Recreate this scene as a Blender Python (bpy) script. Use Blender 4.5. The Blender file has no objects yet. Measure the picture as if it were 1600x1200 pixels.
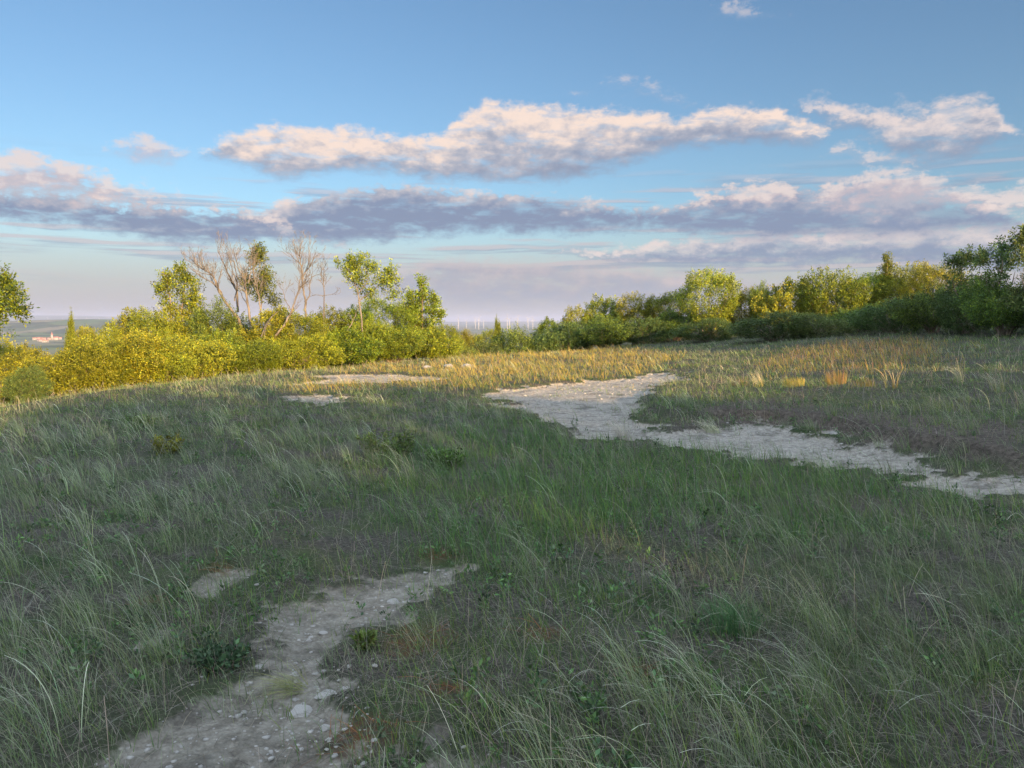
import bpy, math, random
import numpy as np
PI = math.pi
S = bpy.context.scene
COL = S.collection
random.seed(7); rng = np.random.default_rng(7)

# ------------------------------------------------------------------ camera
FPX = 1186.0                                   # focal length in photo pixels
PITCH = math.atan(100 / FPX)
CAM = np.array([0.0, 0.0, 1.65])
cd = bpy.data.cameras.new('camera'); cam = bpy.data.objects.new('camera', cd); COL.objects.link(cam)
cam.location = CAM; cam.rotation_euler = (PI / 2 - PITCH, 0, 0)
cd.sensor_width = 36; cd.lens = 36 * FPX / 1600
cd.clip_start = 0.05; cd.clip_end = 90000
S.camera = cam
S.render.resolution_x = 1024; S.render.resolution_y = 768
S.view_settings.view_transform = 'Standard'; S.view_settings.look = 'None'
EXPO = 1.65
S.view_settings.exposure = EXPO; S.view_settings.gamma = 1
S.view_settings.use_curve_mapping = False
S.cycles.use_adaptive_sampling = True; S.cycles.adaptive_threshold = 0.02; S.cycles.max_bounces = 4; S.cycles.diffuse_bounces = 2; S.cycles.glossy_bounces = 1; S.cycles.transmission_bounces = 3; S.cycles.volume_bounces = 0

def pxdir(X, Y):
    cx = (X - 800) / FPX; cz = -(Y - 600) / FPX
    return np.array([cx, math.cos(PITCH) + cz * math.sin(PITCH), -math.sin(PITCH) + cz * math.cos(PITCH)])
def azel(X, Y):
    d = pxdir(X, Y); d = d / np.linalg.norm(d)
    return math.degrees(math.atan2(d[0], d[1])), math.degrees(math.asin(d[2]))

# ------------------------------------------------------------------ sun
SUN_A = math.radians(35); SUN_E = math.radians(11)       # behind the camera, to its right
sl = bpy.data.lights.new('sun', 'SUN'); so = bpy.data.objects.new('sun', sl); COL.objects.link(so)
sl.energy = 5.0; sl.angle = math.radians(0.6); sl.color = (1.0, 0.63, 0.28)
sdir = (math.sin(SUN_A) * math.cos(SUN_E), -math.cos(SUN_A) * math.cos(SUN_E), math.sin(SUN_E))
from mathutils import Vector
so.rotation_euler = Vector(sdir).to_track_quat('Z', 'Y').to_euler()

# ------------------------------------------------------------------ world: sky with clouds
W = bpy.data.worlds.new('World'); S.world = W; W.use_nodes = True
nt = W.node_tree; nt.nodes.clear()
def N(t, **k):
    n = nt.nodes.new(t)
    for a, b in k.items(): setattr(n, a, b)
    return n
def lk(a, b): nt.links.new(a, b)
def setin(sock, v):
    if hasattr(v, 'node'): lk(v, sock)
    else: sock.default_value = v
def M(op, a, b=0.0, c=None, clamp=False):
    n = N('ShaderNodeMath', operation=op); n.use_clamp = clamp
    setin(n.inputs[0], a); setin(n.inputs[1], b)
    if c is not None: setin(n.inputs[2], c)
    return n.outputs[0]
def SS(v, a, b):                                 # smoothstep
    n = N('ShaderNodeMapRange', interpolation_type='SMOOTHSTEP')
    setin(n.inputs[0], v); n.inputs[1].default_value = a; n.inputs[2].default_value = b
    return n.outputs[0]
def CMB(x, y, z):
    n = N('ShaderNodeCombineXYZ'); setin(n.inputs[0], x); setin(n.inputs[1], y); setin(n.inputs[2], z); return n.outputs[0]
def NOI(v, scale, detail=6, rough=0.55, dist=0.0):
    n = N('ShaderNodeTexNoise'); lk(v, n.inputs['Vector']); n.inputs['Scale'].default_value = scale
    n.inputs['Detail'].default_value = detail; n.inputs['Roughness'].default_value = rough
    n.inputs['Distortion'].default_value = dist
    return n.outputs['Fac']
def MIX(f, a, b):
    n = N('ShaderNodeMix', data_type='RGBA'); setin(n.inputs[0], f)
    for s, v in ((n.inputs[6], a), (n.inputs[7], b)):
        if hasattr(v, 'node'): lk(v, s)
        else: s.default_value = (*v, 1)
    return n.outputs[2]
geo = N('ShaderNodeTexCoord'); sx = N('ShaderNodeSeparateXYZ'); lk(geo.outputs['Generated'], sx.inputs[0])
dx, dy, dz = sx.outputs
AZ = M('MULTIPLY', M('ARCTAN2', dx, dy), 180 / PI)
EL = M('MULTIPLY', M('ARCSINE', dz), 180 / PI)
AZN = M('MULTIPLY_ADD', AZ, 1 / 90, 0.5)
def curve(points):                                # cloud outline: elevation in degrees over azimuth
    n = N('ShaderNodeFloatCurve'); c = n.mapping.curves[0]
    pts = sorted((azel(x, y)[0] / 90 + 0.5, azel(x, y)[1] / 45) for x, y in points)
    c.points[0].location = pts[0]; c.points[1].location = pts[-1]
    for p in pts[1:-1]: c.points.new(*p)
    for p in c.points: p.handle_type = 'AUTO_CLAMPED'
    n.mapping.use_clip = False; n.mapping.update()
    lk(AZN, n.inputs['Value'])
    return M('MULTIPLY', n.outputs[0], 45)
def srgb(r, g, b):
    f = lambda c: (c / 255 / 12.92) if c <= 10 else ((c / 255 + 0.055) / 1.055) ** 2.4
    k = 2 ** EXPO
    return (f(r) / k, f(g) / k, f(b) / k)
sky = N('ShaderNodeTexSky', sky_type='NISHITA'); sky.sun_disc = False
sky.sun_elevation = SUN_E; sky.sun_rotation = math.pi - SUN_A
sky.air_density = 1.0; sky.dust_density = 1.2; sky.ozone_density = 2.0; sky.altitude = 200
P = CMB(M('MULTIPLY', AZ, 0.10), M('MULTIPLY', EL, 0.17), 0.0)
puff = NOI(P, 2.6, 6, 0.60, 0.15)                 # puffy structure
P2 = CMB(M('MULTIPLY_ADD', AZ, 0.10, -0.05), M('MULTIPLY_ADD', EL, 0.17, 0.09), 0.0)
puff2 = NOI(P2, 2.6, 5, 0.60, 0.15)
relief = M('SUBTRACT', puff, puff2)               # brighter towards up and left
fine = NOI(P, 7.0, 6, 0.68)
big = NOI(CMB(M('MULTIPLY', AZ, 0.05), M('MULTIPLY', EL, 0.16), 4.0), 2.0, 5, 0.5)
torn = NOI(CMB(M('MULTIPLY', AZ, 0.13), M('MULTIPLY', EL, 0.42), 7.0), 3.0, 5, 0.62, 0.2)
SKYSTR = 0.052; FILL_VEIL = 0.69
acc = None
def band(prev, top, bot, soft, amp_t, amp_b, dark, mid, lit, opac=1.0, shade_bias=0.0, k=1.3):
    T = curve(top); B = curve(bot)
    nz = M('SUBTRACT', puff, 0.5); nf = M('SUBTRACT', fine, 0.5)
    nn = M('ADD', M('MULTIPLY_ADD', nf, 1.5, nz), 0.07)
    a = M('ADD', M('SUBTRACT', T, EL), M('MULTIPLY', nn, amp_t))
    b = M('ADD', M('SUBTRACT', EL, B), M('MULTIPLY', nn, amp_b))
    al = M('MULTIPLY', M('MULTIPLY', SS(a, -soft * 0.35, soft * 0.8), SS(b, -soft * 0.6, soft * 1.1)), M('MULTIPLY_ADD', SS(torn, 0.30, 0.52), 0.55, opac - 0.55))
    thick = M('MAXIMUM', M('SUBTRACT', T, B), 0.3)
    v = M('DIVIDE', b, thick)
    v = M('ADD', M('MULTIPLY_ADD', relief, k, shade_bias), v); v = M('MULTIPLY_ADD', nf, 0.35, v)
    v = M('ADD', v, M('MULTIPLY', M('SUBTRACT', big, 0.5), 1.0))
    c = MIX(SS(v, 0.15, 0.70), dark, mid)
    c = MIX(SS(v, 0.50, 1.0), c, lit)
    return MIX(al, prev, c)
skyc = N('ShaderNodeVectorMath', operation='SCALE'); lk(sky.outputs[0], skyc.inputs[0]); skyc.inputs['Scale'].default_value = SKYSTR
tint = N('ShaderNodeMix', data_type='RGBA', blend_type='MULTIPLY'); tint.inputs[0].default_value = 1
lk(skyc.outputs[0], tint.inputs[6]); tint.inputs[7].default_value = (0.86, 1.0, 1.10, 1)
c = tint.outputs[2]
# dusty mauve air near the horizon
c = MIX(M('MULTIPLY', SS(EL, 8.5, 0.5), 0.92), c, srgb(192, 187, 190))
D1, M1, L1 = srgb(145, 157, 181), srgb(187, 188, 199), srgb(234, 219, 214)
D2 = srgb(136, 151, 179)
# thin streaks low in the sky
st = NOI(CMB(M('MULTIPLY', AZ, 0.045), M('MULTIPLY', EL, 0.75), 2.0), 1.6, 6, 0.55, 0.3)
win = M('MULTIPLY', SS(EL, 2.0, 4.0), SS(EL, 11.5, 8.5))
stl = SS(M('SUBTRACT', st, NOI(CMB(M('MULTIPLY', AZ, 0.045), M('MULTIPLY_ADD', EL, 0.75, 0.22), 2.0), 1.6, 6, 0.55, 0.3)), -0.03, 0.10)
c = MIX(M('MULTIPLY', M('MULTIPLY', SS(st, 0.49, 0.60), win), 0.60), c, MIX(stl, D2, srgb(205, 190, 194)))
c = band(c, [(470, 446), (600, 425), (700, 405), (850, 408), (1000, 418), (1150, 436), (1400, 438), (1750, 420)],
         [(470, 456), (650, 472), (800, 482), (1000, 480), (1200, 482), (1750, 482)], 1.2, 1.2, 1.0, srgb(163, 169, 187), srgb(180, 176, 187), srgb(206, 192, 194), 0.8, -0.1)
# D lower strip, right
c = band(c, [(940, 392), (1000, 384), (1100, 374), (1220, 366), (1350, 362), (1480, 352), (1600, 345), (2200, 330)],
         [(940, 402), (1020, 410), (1150, 412), (1300, 408), (1450, 412), (1600, 418), (2200, 420)], 0.5, 1.6, 1.2, D2, M1, L1, 0.9, -0.15)
# C big grey band
c = band(c, [(-500, 250), (0, 300), (100, 300), (180, 318), (300, 326), (400, 330), (480, 312), (560, 296), (640, 293), (720, 302), (820, 306), (900, 316),
             (1000, 326), (1060, 322), (1130, 300), (1200, 292), (1280, 292), (1340, 290), (1420, 298), (1500, 315), (1560, 330), (1600, 345), (2200, 330)],
         [(-500, 350), (0, 345), (100, 350), (180, 362), (250, 378), (330, 384), (420, 376), (500, 380), (560, 378), (640, 372), (740, 362), (840, 364), (920, 360),
          (1000, 358), (1100, 366), (1200, 372), (1300, 366), (1400, 366), (1500, 360), (1600, 356), (2200, 345)], 0.7, 2.2, 1.3, D2, M1, L1, 1.0, -0.46)
# lit heap of band C at right, and left tops
c = band(c, [(1140, 300), (1190, 284), (1215, 286), (1260, 300), (1300, 288), (1370, 272), (1420, 270), (1480, 286), (1540, 300), (1600, 300)],
         [(1140, 322), (1200, 320), (1300, 330), (1400, 336), (1500, 326), (1600, 322)], 0.8, 2.6, 2.0, M1, srgb(204, 190, 196), L1, 0.85, 0.1)
c = band(c, [(-500, 200), (-100, 240), (0, 250), (60, 252), (110, 256), (160, 276), (220, 300), (300, 318), (360, 330), (400, 345)],
         [(-500, 300), (-100, 300), (0, 312), (60, 322), (110, 320), (160, 316), (220, 322), (300, 330), (360, 336), (400, 346)], 1.0, 3.2, 2.4, M1, srgb(206, 190, 194), L1, 0.9, 0.05)
# small ones
c = band(c, [(165, 240), (190, 226), (230, 218), (260, 226), (290, 240)], [(165, 236), (190, 238), (230, 248), (260, 248), (290, 238)], 0.8, 2.2, 1.6, M1, srgb(200, 190, 202), L1, 0.8, 0.1)
c = band(c, [(930, 136), (955, 124), (985, 124), (1040, 146)], [(930, 136), (955, 131), (985, 134), (1040, 150)], 0.8, 2.4, 1.6, M1, srgb(196, 196, 214), L1, 0.55, 0.1)
c = band(c, [(1120, 20), (1145, 8), (1170, 14), (1190, 22)], [(1120, 18), (1145, 18), (1170, 22), (1190, 22)], 0.8, 2.4, 1.6, M1, srgb(180, 196, 222), L1, 0.5, 0.1)
c = band(c, [(1305, 236), (1325, 224), (1350, 236), (1390, 246)], [(1305, 234), (1325, 238), (1350, 246), (1390, 248)], 0.8, 2.0, 1.6, M1, M1, L1, 0.8, 0.2)
# B upper right cloud
c = band(c, [(1245, 168), (1270, 158), (1330, 168), (1390, 168), (1440, 170), (1480, 160), (1550, 160), (1570, 190), (1600, 215)],
         [(1245, 164), (1270, 172), (1310, 195), (1360, 210), (1400, 236), (1450, 246), (1500, 246), (1560, 215), (1600, 205)], 0.9, 1.8, 2.0, D1, M1, L1, 0.95, 0.1)
# A main cloud
c = band(c, [(310, 244), (340, 222), (370, 210), (410, 200), (450, 196), (500, 198), (560, 204), (620, 214), (680, 212), (700, 200), (735, 176), (770, 164), (830, 166), (900, 170), (960, 174),
             (1020, 178), (1070, 186), (1100, 170), (1150, 166), (1210, 170), (1250, 188), (1300, 214)],
         [(310, 240), (340, 250), (390, 262), (440, 276), (500, 272), (560, 266), (620, 268), (680, 282), (760, 282), (840, 282), (900, 276), (960, 262), (1030, 240),
          (1100, 228), (1180, 220), (1250, 222), (1300, 212)], 0.7, 1.5, 1.1, D1, M1, srgb(250, 228, 214), 1.0, 0.14)
# bright thin cloud veil added out of view overhead and behind to lift shade
fill_noise = NOI(geo.outputs['Generated'], 2.4, 5, 0.6)
veil = M('MULTIPLY', SS(M('MULTIPLY_ADD', EL, 0.020, M('MULTIPLY', dy, -1.0)), -0.20, 0.55), SS(fill_noise, 0.28, 0.62))  # added fill veil, out of view
c = MIX(veil, c, (FILL_VEIL * 0.84, FILL_VEIL * 0.98, FILL_VEIL * 1.20))
bg = N('ShaderNodeBackground'); lk(c, bg.inputs[0]); bg.inputs[1].default_value = 1.0
wo = N('ShaderNodeOutputWorld'); lk(bg.outputs[0], wo.inputs[0])
W.cycles.sampling_method = 'MANUAL'; W.cycles.sample_map_resolution = 512

# ------------------------------------------------------------------ helpers
def hash2(ix, iy, seed):
    h = (ix.astype(np.int64) * 374761393 + iy.astype(np.int64) * 668265263 + seed * 1442695041) & 0xFFFFFFFF
    h = ((h ^ (h >> 13)) * 1274126177) & 0xFFFFFFFF
    return ((h ^ (h >> 16)) & 0xFFFFFF) / float(0xFFFFFF)
def vnoise(x, y, seed=0):
    x = np.asarray(x, float); y = np.asarray(y, float)
    ix = np.floor(x); iy = np.floor(y); fx = x - ix; fy = y - iy
    fx = fx * fx * (3 - 2 * fx); fy = fy * fy * (3 - 2 * fy)
    a = hash2(ix, iy, seed); b = hash2(ix + 1, iy, seed); c_ = hash2(ix, iy + 1, seed); d = hash2(ix + 1, iy + 1, seed)
    return (a * (1 - fx) + b * fx) * (1 - fy) + (c_ * (1 - fx) + d * fx) * fy
def fbm(x, y, seed=0, oct=4):
    s = 0; a = 0.5; t = 0
    for i in range(oct):
        s = s + a * vnoise(x * 2 ** i, y * 2 ** i, seed + i * 17); t += a; a *= 0.55
    return s / t
def sstep(a, b, x):
    t = np.clip((x - a) / (b - a), 0, 1); return t * t * (3 - 2 * t)
def sp(x, w): return w * np.logaddexp(0, x / w)

def base_z(x, y):
    x = np.asarray(x, float); y = np.asarray(y, float)
    ex = np.interp(y, [-40, -5, 5, 11, 15, 19, 23, 29, 35, 42, 60, 90], [-14, -10.5, -9.8, -9.6, -10.3, -10.7, -9.8, -7, -3, 5, 14, 30])
    d = np.minimum(ex - x, 260)
    z = -0.30 * sp(d - 0.5, 1.2)
    z = z + 0.10 * (sp(x - 4.5, 1.5) - sp(x - 75, 8))
    r = np.hypot(x, y)
    f = sstep(60, 1900, r)
    far = -96 + 104 * np.exp(-(((x + 3100) / 1500) ** 2 + ((y - 5600) / 1300) ** 2)) \
        + 210 * np.exp(-(((x + 11500) / 5200) ** 2 + ((y - 17500) / 3000) ** 2)) + 60 * np.exp(-(((x - 2000) / 9000) ** 2 + ((y - 21000) / 3500) ** 2))
    z = z * (1 - f) + far * f
    return z
def hit(X, Y):
    d = pxdir(X, Y); t = 1.0
    while t < 300:
        p = CAM + d * t
        if p[2] < base_z(p[0], p[1]): return p
        t += 0.02 + t * 0.003
    return CAM + d * 30
def poly_sd(x, y, poly):
    """signed distance to a ground polygon, positive inside"""
    x = np.asarray(x, float); y = np.asarray(y, float)
    d = np.full(x.shape, 1e9); ins = np.zeros(x.shape, bool)
    n = len(poly)
    for i in range(n):
        ax, ay = poly[i]; bx, by = poly[(i + 1) % n]
        ex, ey = bx - ax, by - ay
        t = np.clip(((x - ax) * ex + (y - ay) * ey) / (ex * ex + ey * ey + 1e-12), 0, 1)
        d = np.minimum(d, np.hypot(x - ax - t * ex, y - ay - t * ey))
        cond = ((ay > y) != (by > y)) & (x < (bx - ax) * (y - ay) / (by - ay + 1e-12) + ax)
        ins ^= cond
    return np.where(ins, d, -d)
def gpoly(pts): return [tuple(hit(a, b)[:2]) for a, b in pts]
POLY = {
 'path': gpoly([(2150, 905), (1700, 800), (1600, 782), (1500, 768), (1400, 748), (1300, 728), (1200, 714), (1130, 712), (1040, 702), (980, 690), (915, 694), (870, 674), (820, 652), (775, 632), (745, 614),
                (800, 606), (860, 600), (920, 592), (985, 588), (1000, 583), (1060, 578), (1070, 590), (1035, 604), (1010, 622), (998, 646), (1060, 669), (1120, 665), (1150, 655), (1230, 660), (1300, 672),
                (1350, 690), (1420, 708), (1500, 728), (1600, 745), (1700, 765), (2150, 858)]),
 'band': gpoly([(455, 600), (480, 588), (560, 582), (640, 584), (745, 588), (700, 597), (600, 601), (540, 600), (500, 606)]),
 'band2': gpoly([(430, 618), (500, 612), (560, 618), (530, 632), (450, 634)]),
 'front': gpoly([(722, 876), (700, 905), (645, 942), (615, 985), (600, 1040), (590, 1100), (550, 1215), (505, 1330), (100, 1330), (215, 1200), (280, 1130), (340, 1080), (352, 1015), (362, 962), (450, 930), (555, 900), (640, 882)]),
 'front2': gpoly([(120, 1040), (180, 980), (250, 925), (330, 890), (420, 885), (400, 910), (330, 970), (300, 1020), (220, 1060), (150, 1090)]),
 'front3': gpoly([(640, 1165), (700, 1150), (860, 1200), (840, 1260), (660, 1230)]),
}
RUST = [(690, 862, 0.16), (655, 1005, 0.20), (640, 1020, 0.12), (560, 1170, 0.16), (700, 1100, 0.10), (345, 892, 0.12), (230, 945, 0.10), (1000, 1060, 0.10), (850, 1000, 0.12), (620, 940, 0.12), (500, 1190, 0.14), (750, 1180, 0.12), (180, 980, 0.08)]
DARK = gpoly([(1060, 650), (1200, 632), (1310, 650), (1450, 668), (1620, 680), (1620, 745), (1450, 715), (1330, 682), (1220, 660), (1120, 664)])
HUM = gpoly([(1062, 662), (1130, 654), (1230, 656), (1310, 668), (1420, 702), (1600, 740), (1750, 770), (1750, 640), (1500, 608), (1200, 603), (1050, 610), (1012, 630), (1012, 646)])
def bare(x, y):
    """0..1 how bare the ground is"""
    n = (fbm(x * 1.7, y * 1.7, 5) - 0.5); n2 = fbm(x * 7, y * 7, 9) - 0.5
    m = np.full(np.shape(x), -9.0)
    for k, pl in POLY.items():
        w = 0.42 if k.startswith('front') else 0.60
        m = np.maximum(m, poly_sd(x, y, pl) + n * w * 2.4 + n2 * w * 1.5 - (0.05 if k == 'front' else 0.0) - (0.18 if k.startswith('band') else 0.13 if k == 'front2' else 0.0))
    m = np.minimum(m, -poly_sd(x, y, HUM) + 0.02 + n2 * 0.25)
    return sstep(-0.14, 0.26, m)
def dark_soil(x, y):
    return sstep(-0.1, 0.2, poly_sd(x, y, DARK) + (fbm(x * 2, y * 2, 31) - 0.5) * 0.8)
def rust(x, y):
    m = np.zeros(np.shape(x))
    for X, Y, r_ in RUST[:9]:
        p = hit(X, Y); m = np.maximum(m, np.exp(-((x - p[0]) ** 2 + (y - p[1]) ** 2) / (r_ * 0.8) ** 2))
    return m
def height(x, y, bm=None):
    z = base_z(x, y)
    near = sstep(70, 40, np.hypot(x, y))
    z = z + near * ((fbm(x * 0.35, y * 0.35, 3) - 0.5) * 0.16 + (fbm(x * 1.6, y * 1.6, 4) - 0.5) * 0.07)
    if bm is not None:
        hm_ = (np.abs(x) < 30) & (y > 2) & (y < 40)
        hz = np.zeros(np.shape(x)); hz[hm_] = sstep(-0.04, 0.16, poly_sd(x[hm_], y[hm_], HUM) + (fbm(x[hm_] * 3, y[hm_] * 3, 71) - 0.5) * 0.35)
        z = z + 0.15 * hz - np.where(y < 8, 0.045, 0.08) * bm + (fbm(x * 6, y * 6, 8, 3) - 0.5) * 0.015 * near
    return z

def make_mesh(name, verts, quads=None, tris=None, col=None, mat=None, smooth=False, attrs=None):
    me = bpy.data.meshes.new(name)
    verts = np.ascontiguousarray(verts, np.float32)
    nq = 0 if quads is None else len(quads); ntr = 0 if tris is None else len(tris)
    me.vertices.add(len(verts)); me.vertices.foreach_set('co', verts.ravel())
    me.loops.add(nq * 4 + ntr * 3); me.polygons.add(nq + ntr)
    li = []
    if nq: li.append(np.asarray(quads, np.int32).ravel())
    if ntr: li.append(np.asarray(tris, np.int32).ravel())
    me.loops.foreach_set('vertex_index', np.concatenate(li))
    ls = np.concatenate([np.arange(nq) * 4, nq * 4 + np.arange(ntr) * 3]).astype(np.int32)
    me.polygons.foreach_set('loop_start', ls)
    if smooth: me.polygons.foreach_set('use_smooth', np.ones(nq + ntr, bool))
    me.update(calc_edges=True)
    if col is not None:
        a = me.color_attributes.new('Col', 'FLOAT_COLOR', 'POINT')
        cc = np.ones((len(verts), 4), np.float32); cc[:, :3] = col; a.data.foreach_set('color', cc.ravel())
    for k, v in (attrs or {}).items():
        a = me.attributes.new(k, 'FLOAT', 'POINT'); a.data.foreach_set('value', np.ascontiguousarray(v, np.float32).ravel())
    if mat: me.materials.append(mat)
    return me
def link(name, me, parent=None, loc=(0, 0, 0), rz=0, sc=None):
    o = bpy.data.objects.new(name, me); COL.objects.link(o); o.location = loc; o.rotation_euler = (0, 0, rz)
    if sc is not None: o.scale = sc
    if parent: o.parent = parent
    return o
def tag(o, label=None, cat=None, group=None, kind=None):
    for k, v in (('label', label), ('category', cat), ('group', group), ('kind', kind)):
        if v: o[k] = v
    return o
def empty(name, loc=(0, 0, 0), rz=0, sc=None):
    o = link(name, None, None, loc, rz, sc); o.empty_display_size = 0.2; return o

# ------------------------------------------------------------------ materials
def newmat(name):
    m = bpy.data.materials.new(name); m.use_nodes = True; t = m.node_tree; t.nodes.clear(); return m, t
def nd(t, typ, **k):
    n = t.nodes.new(typ)
    for a, b in k.items(): setattr(n, a, b)
    return n
def leaf_mat(name, trans=0.22, hue_var=0.035, rough=0.5, val_var=0.22):
    m, t = newmat(name); L = t.links.new
    a = nd(t, 'ShaderNodeAttribute', attribute_name='Col')
    oi = nd(t, 'ShaderNodeObjectInfo'); hs = nd(t, 'ShaderNodeHueSaturation')
    mr = nd(t, 'ShaderNodeMapRange'); mr.inputs[3].default_value = 0.5 - hue_var; mr.inputs[4].default_value = 0.5 + hue_var * 0.6
    mv = nd(t, 'ShaderNodeMapRange'); mv.inputs[3].default_value = 1 - val_var; mv.inputs[4].default_value = 1 + val_var
    w = nd(t, 'ShaderNodeTexWhiteNoise', noise_dimensions='1D'); L(oi.outputs['Random'], w.inputs['W'])
    L(oi.outputs['Random'], mr.inputs[0]); L(mr.outputs[0], hs.inputs['Hue']); L(w.outputs['Value'], mv.inputs[0]); L(mv.outputs[0], hs.inputs['Value'])
    L(a.outputs['Color'], hs.inputs['Color'])
    d = nd(t, 'ShaderNodeBsdfPrincipled'); d.inputs['Roughness'].default_value = rough; d.inputs['Specular IOR Level'].default_value = 0.25
    L(hs.outputs[0], d.inputs['Base Color'])
    tr = nd(t, 'ShaderNodeBsdfTranslucent'); L(hs.outputs[0], tr.inputs[0])
    mx = nd(t, 'ShaderNodeMixShader'); mx.inputs[0].default_value = trans; L(d.outputs[0], mx.inputs[1]); L(tr.outputs[0], mx.inputs[2])
    o = nd(t, 'ShaderNodeOutputMaterial'); L(mx.outputs[0], o.inputs[0]); return m
MLEAF = leaf_mat('leaves')
MGRASS = leaf_mat('grass', 0.25, 0.0, 0.6, 0.0)
def bark_mat(name, c1, c2, scale=9):
    m, t = newmat(name); L = t.links.new
    tc = nd(t, 'ShaderNodeTexCoord'); mp = nd(t, 'ShaderNodeMapping'); mp.inputs['Scale'].default_value = (1, 1, 0.25); L(tc.outputs['Object'], mp.inputs[0])
    n = nd(t, 'ShaderNodeTexNoise'); n.inputs['Scale'].default_value = scale; n.inputs['Detail'].default_value = 6; L(mp.outputs[0], n.inputs['Vector'])
    r = nd(t, 'ShaderNodeValToRGB'); r.color_ramp.elements[0].position = 0.35; r.color_ramp.elements[1].position = 0.65
    r.color_ramp.elements[0].color = (*c1, 1); r.color_ramp.elements[1].color = (*c2, 1); L(n.outputs[0], r.inputs[0])
    b = nd(t, 'ShaderNodeBump'); b.inputs['Strength'].default_value = 0.6; b.inputs['Distance'].default_value = 0.02; L(n.outputs[0], b.inputs['Height'])
    d = nd(t, 'ShaderNodeBsdfPrincipled'); d.inputs['Roughness'].default_value = 0.85; L(r.outputs[0], d.inputs['Base Color']); L(b.outputs[0], d.inputs['Normal'])
    o = nd(t, 'ShaderNodeOutputMaterial'); L(d.outputs[0], o.inputs[0]); return m
MBARK = bark_mat('bark', (0.09, 0.065, 0.045), (0.24, 0.19, 0.14))
MDEAD = bark_mat('dead_bark', (0.075, 0.066, 0.058), (0.19, 0.168, 0.145))
def stone_mat(name, c1, c2, scale=25):
    m, t = newmat(name); L = t.links.new
    tc = nd(t, 'ShaderNodeTexCoord'); n = nd(t, 'ShaderNodeTexNoise'); n.inputs['Scale'].default_value = scale; n.inputs['Detail'].default_value = 8; L(tc.outputs['Object'], n.inputs['Vector'])
    oi = nd(t, 'ShaderNodeAttribute', attribute_name='Col')
    r = nd(t, 'ShaderNodeValToRGB'); r.color_ramp.elements[0].position = 0.3; r.color_ramp.elements[1].position = 0.7
    r.color_ramp.elements[0].color = (*c1, 1); r.color_ramp.elements[1].color = (*c2, 1); L(n.outputs[0], r.inputs[0])
    b = nd(t, 'ShaderNodeBump'); b.inputs['Strength'].default_value = 0.5; b.inputs['Distance'].default_value = 0.004; L(n.outputs[0], b.inputs['Height'])
    d = nd(t, 'ShaderNodeBsdfPrincipled'); d.inputs['Roughness'].default_value = 0.9; L(r.outputs[0], d.inputs['Base Color']); L(b.outputs[0], d.inputs['Normal'])
    o = nd(t, 'ShaderNodeOutputMaterial'); L(d.outputs[0], o.inputs[0]); return m
MSTONE = stone_mat('limestone', (0.19, 0.18, 0.16), (0.39, 0.37, 0.33))
def plain(name, c, rough=0.6):
    m, t = newmat(name); d = nd(t, 'ShaderNodeBsdfPrincipled'); d.inputs['Base Color'].default_value = (*c, 1); d.inputs['Roughness'].default_value = rough
    n = nd(t, 'ShaderNodeTexNoise'); n.inputs['Scale'].default_value = 0.7
    h = nd(t, 'ShaderNodeHueSaturation'); h.inputs['Color'].default_value = (*c, 1)
    mr = nd(t, 'ShaderNodeMapRange'); mr.inputs[3].default_value = 0.9; mr.inputs[4].default_value = 1.1
    t.links.new(n.outputs[0], mr.inputs[0]); t.links.new(mr.outputs[0], h.inputs['Value']); t.links.new(h.outputs[0], d.inputs['Base Color'])
    o = nd(t, 'ShaderNodeOutputMaterial'); t.links.new(d.outputs[0], o.inputs[0]); return m

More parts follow.
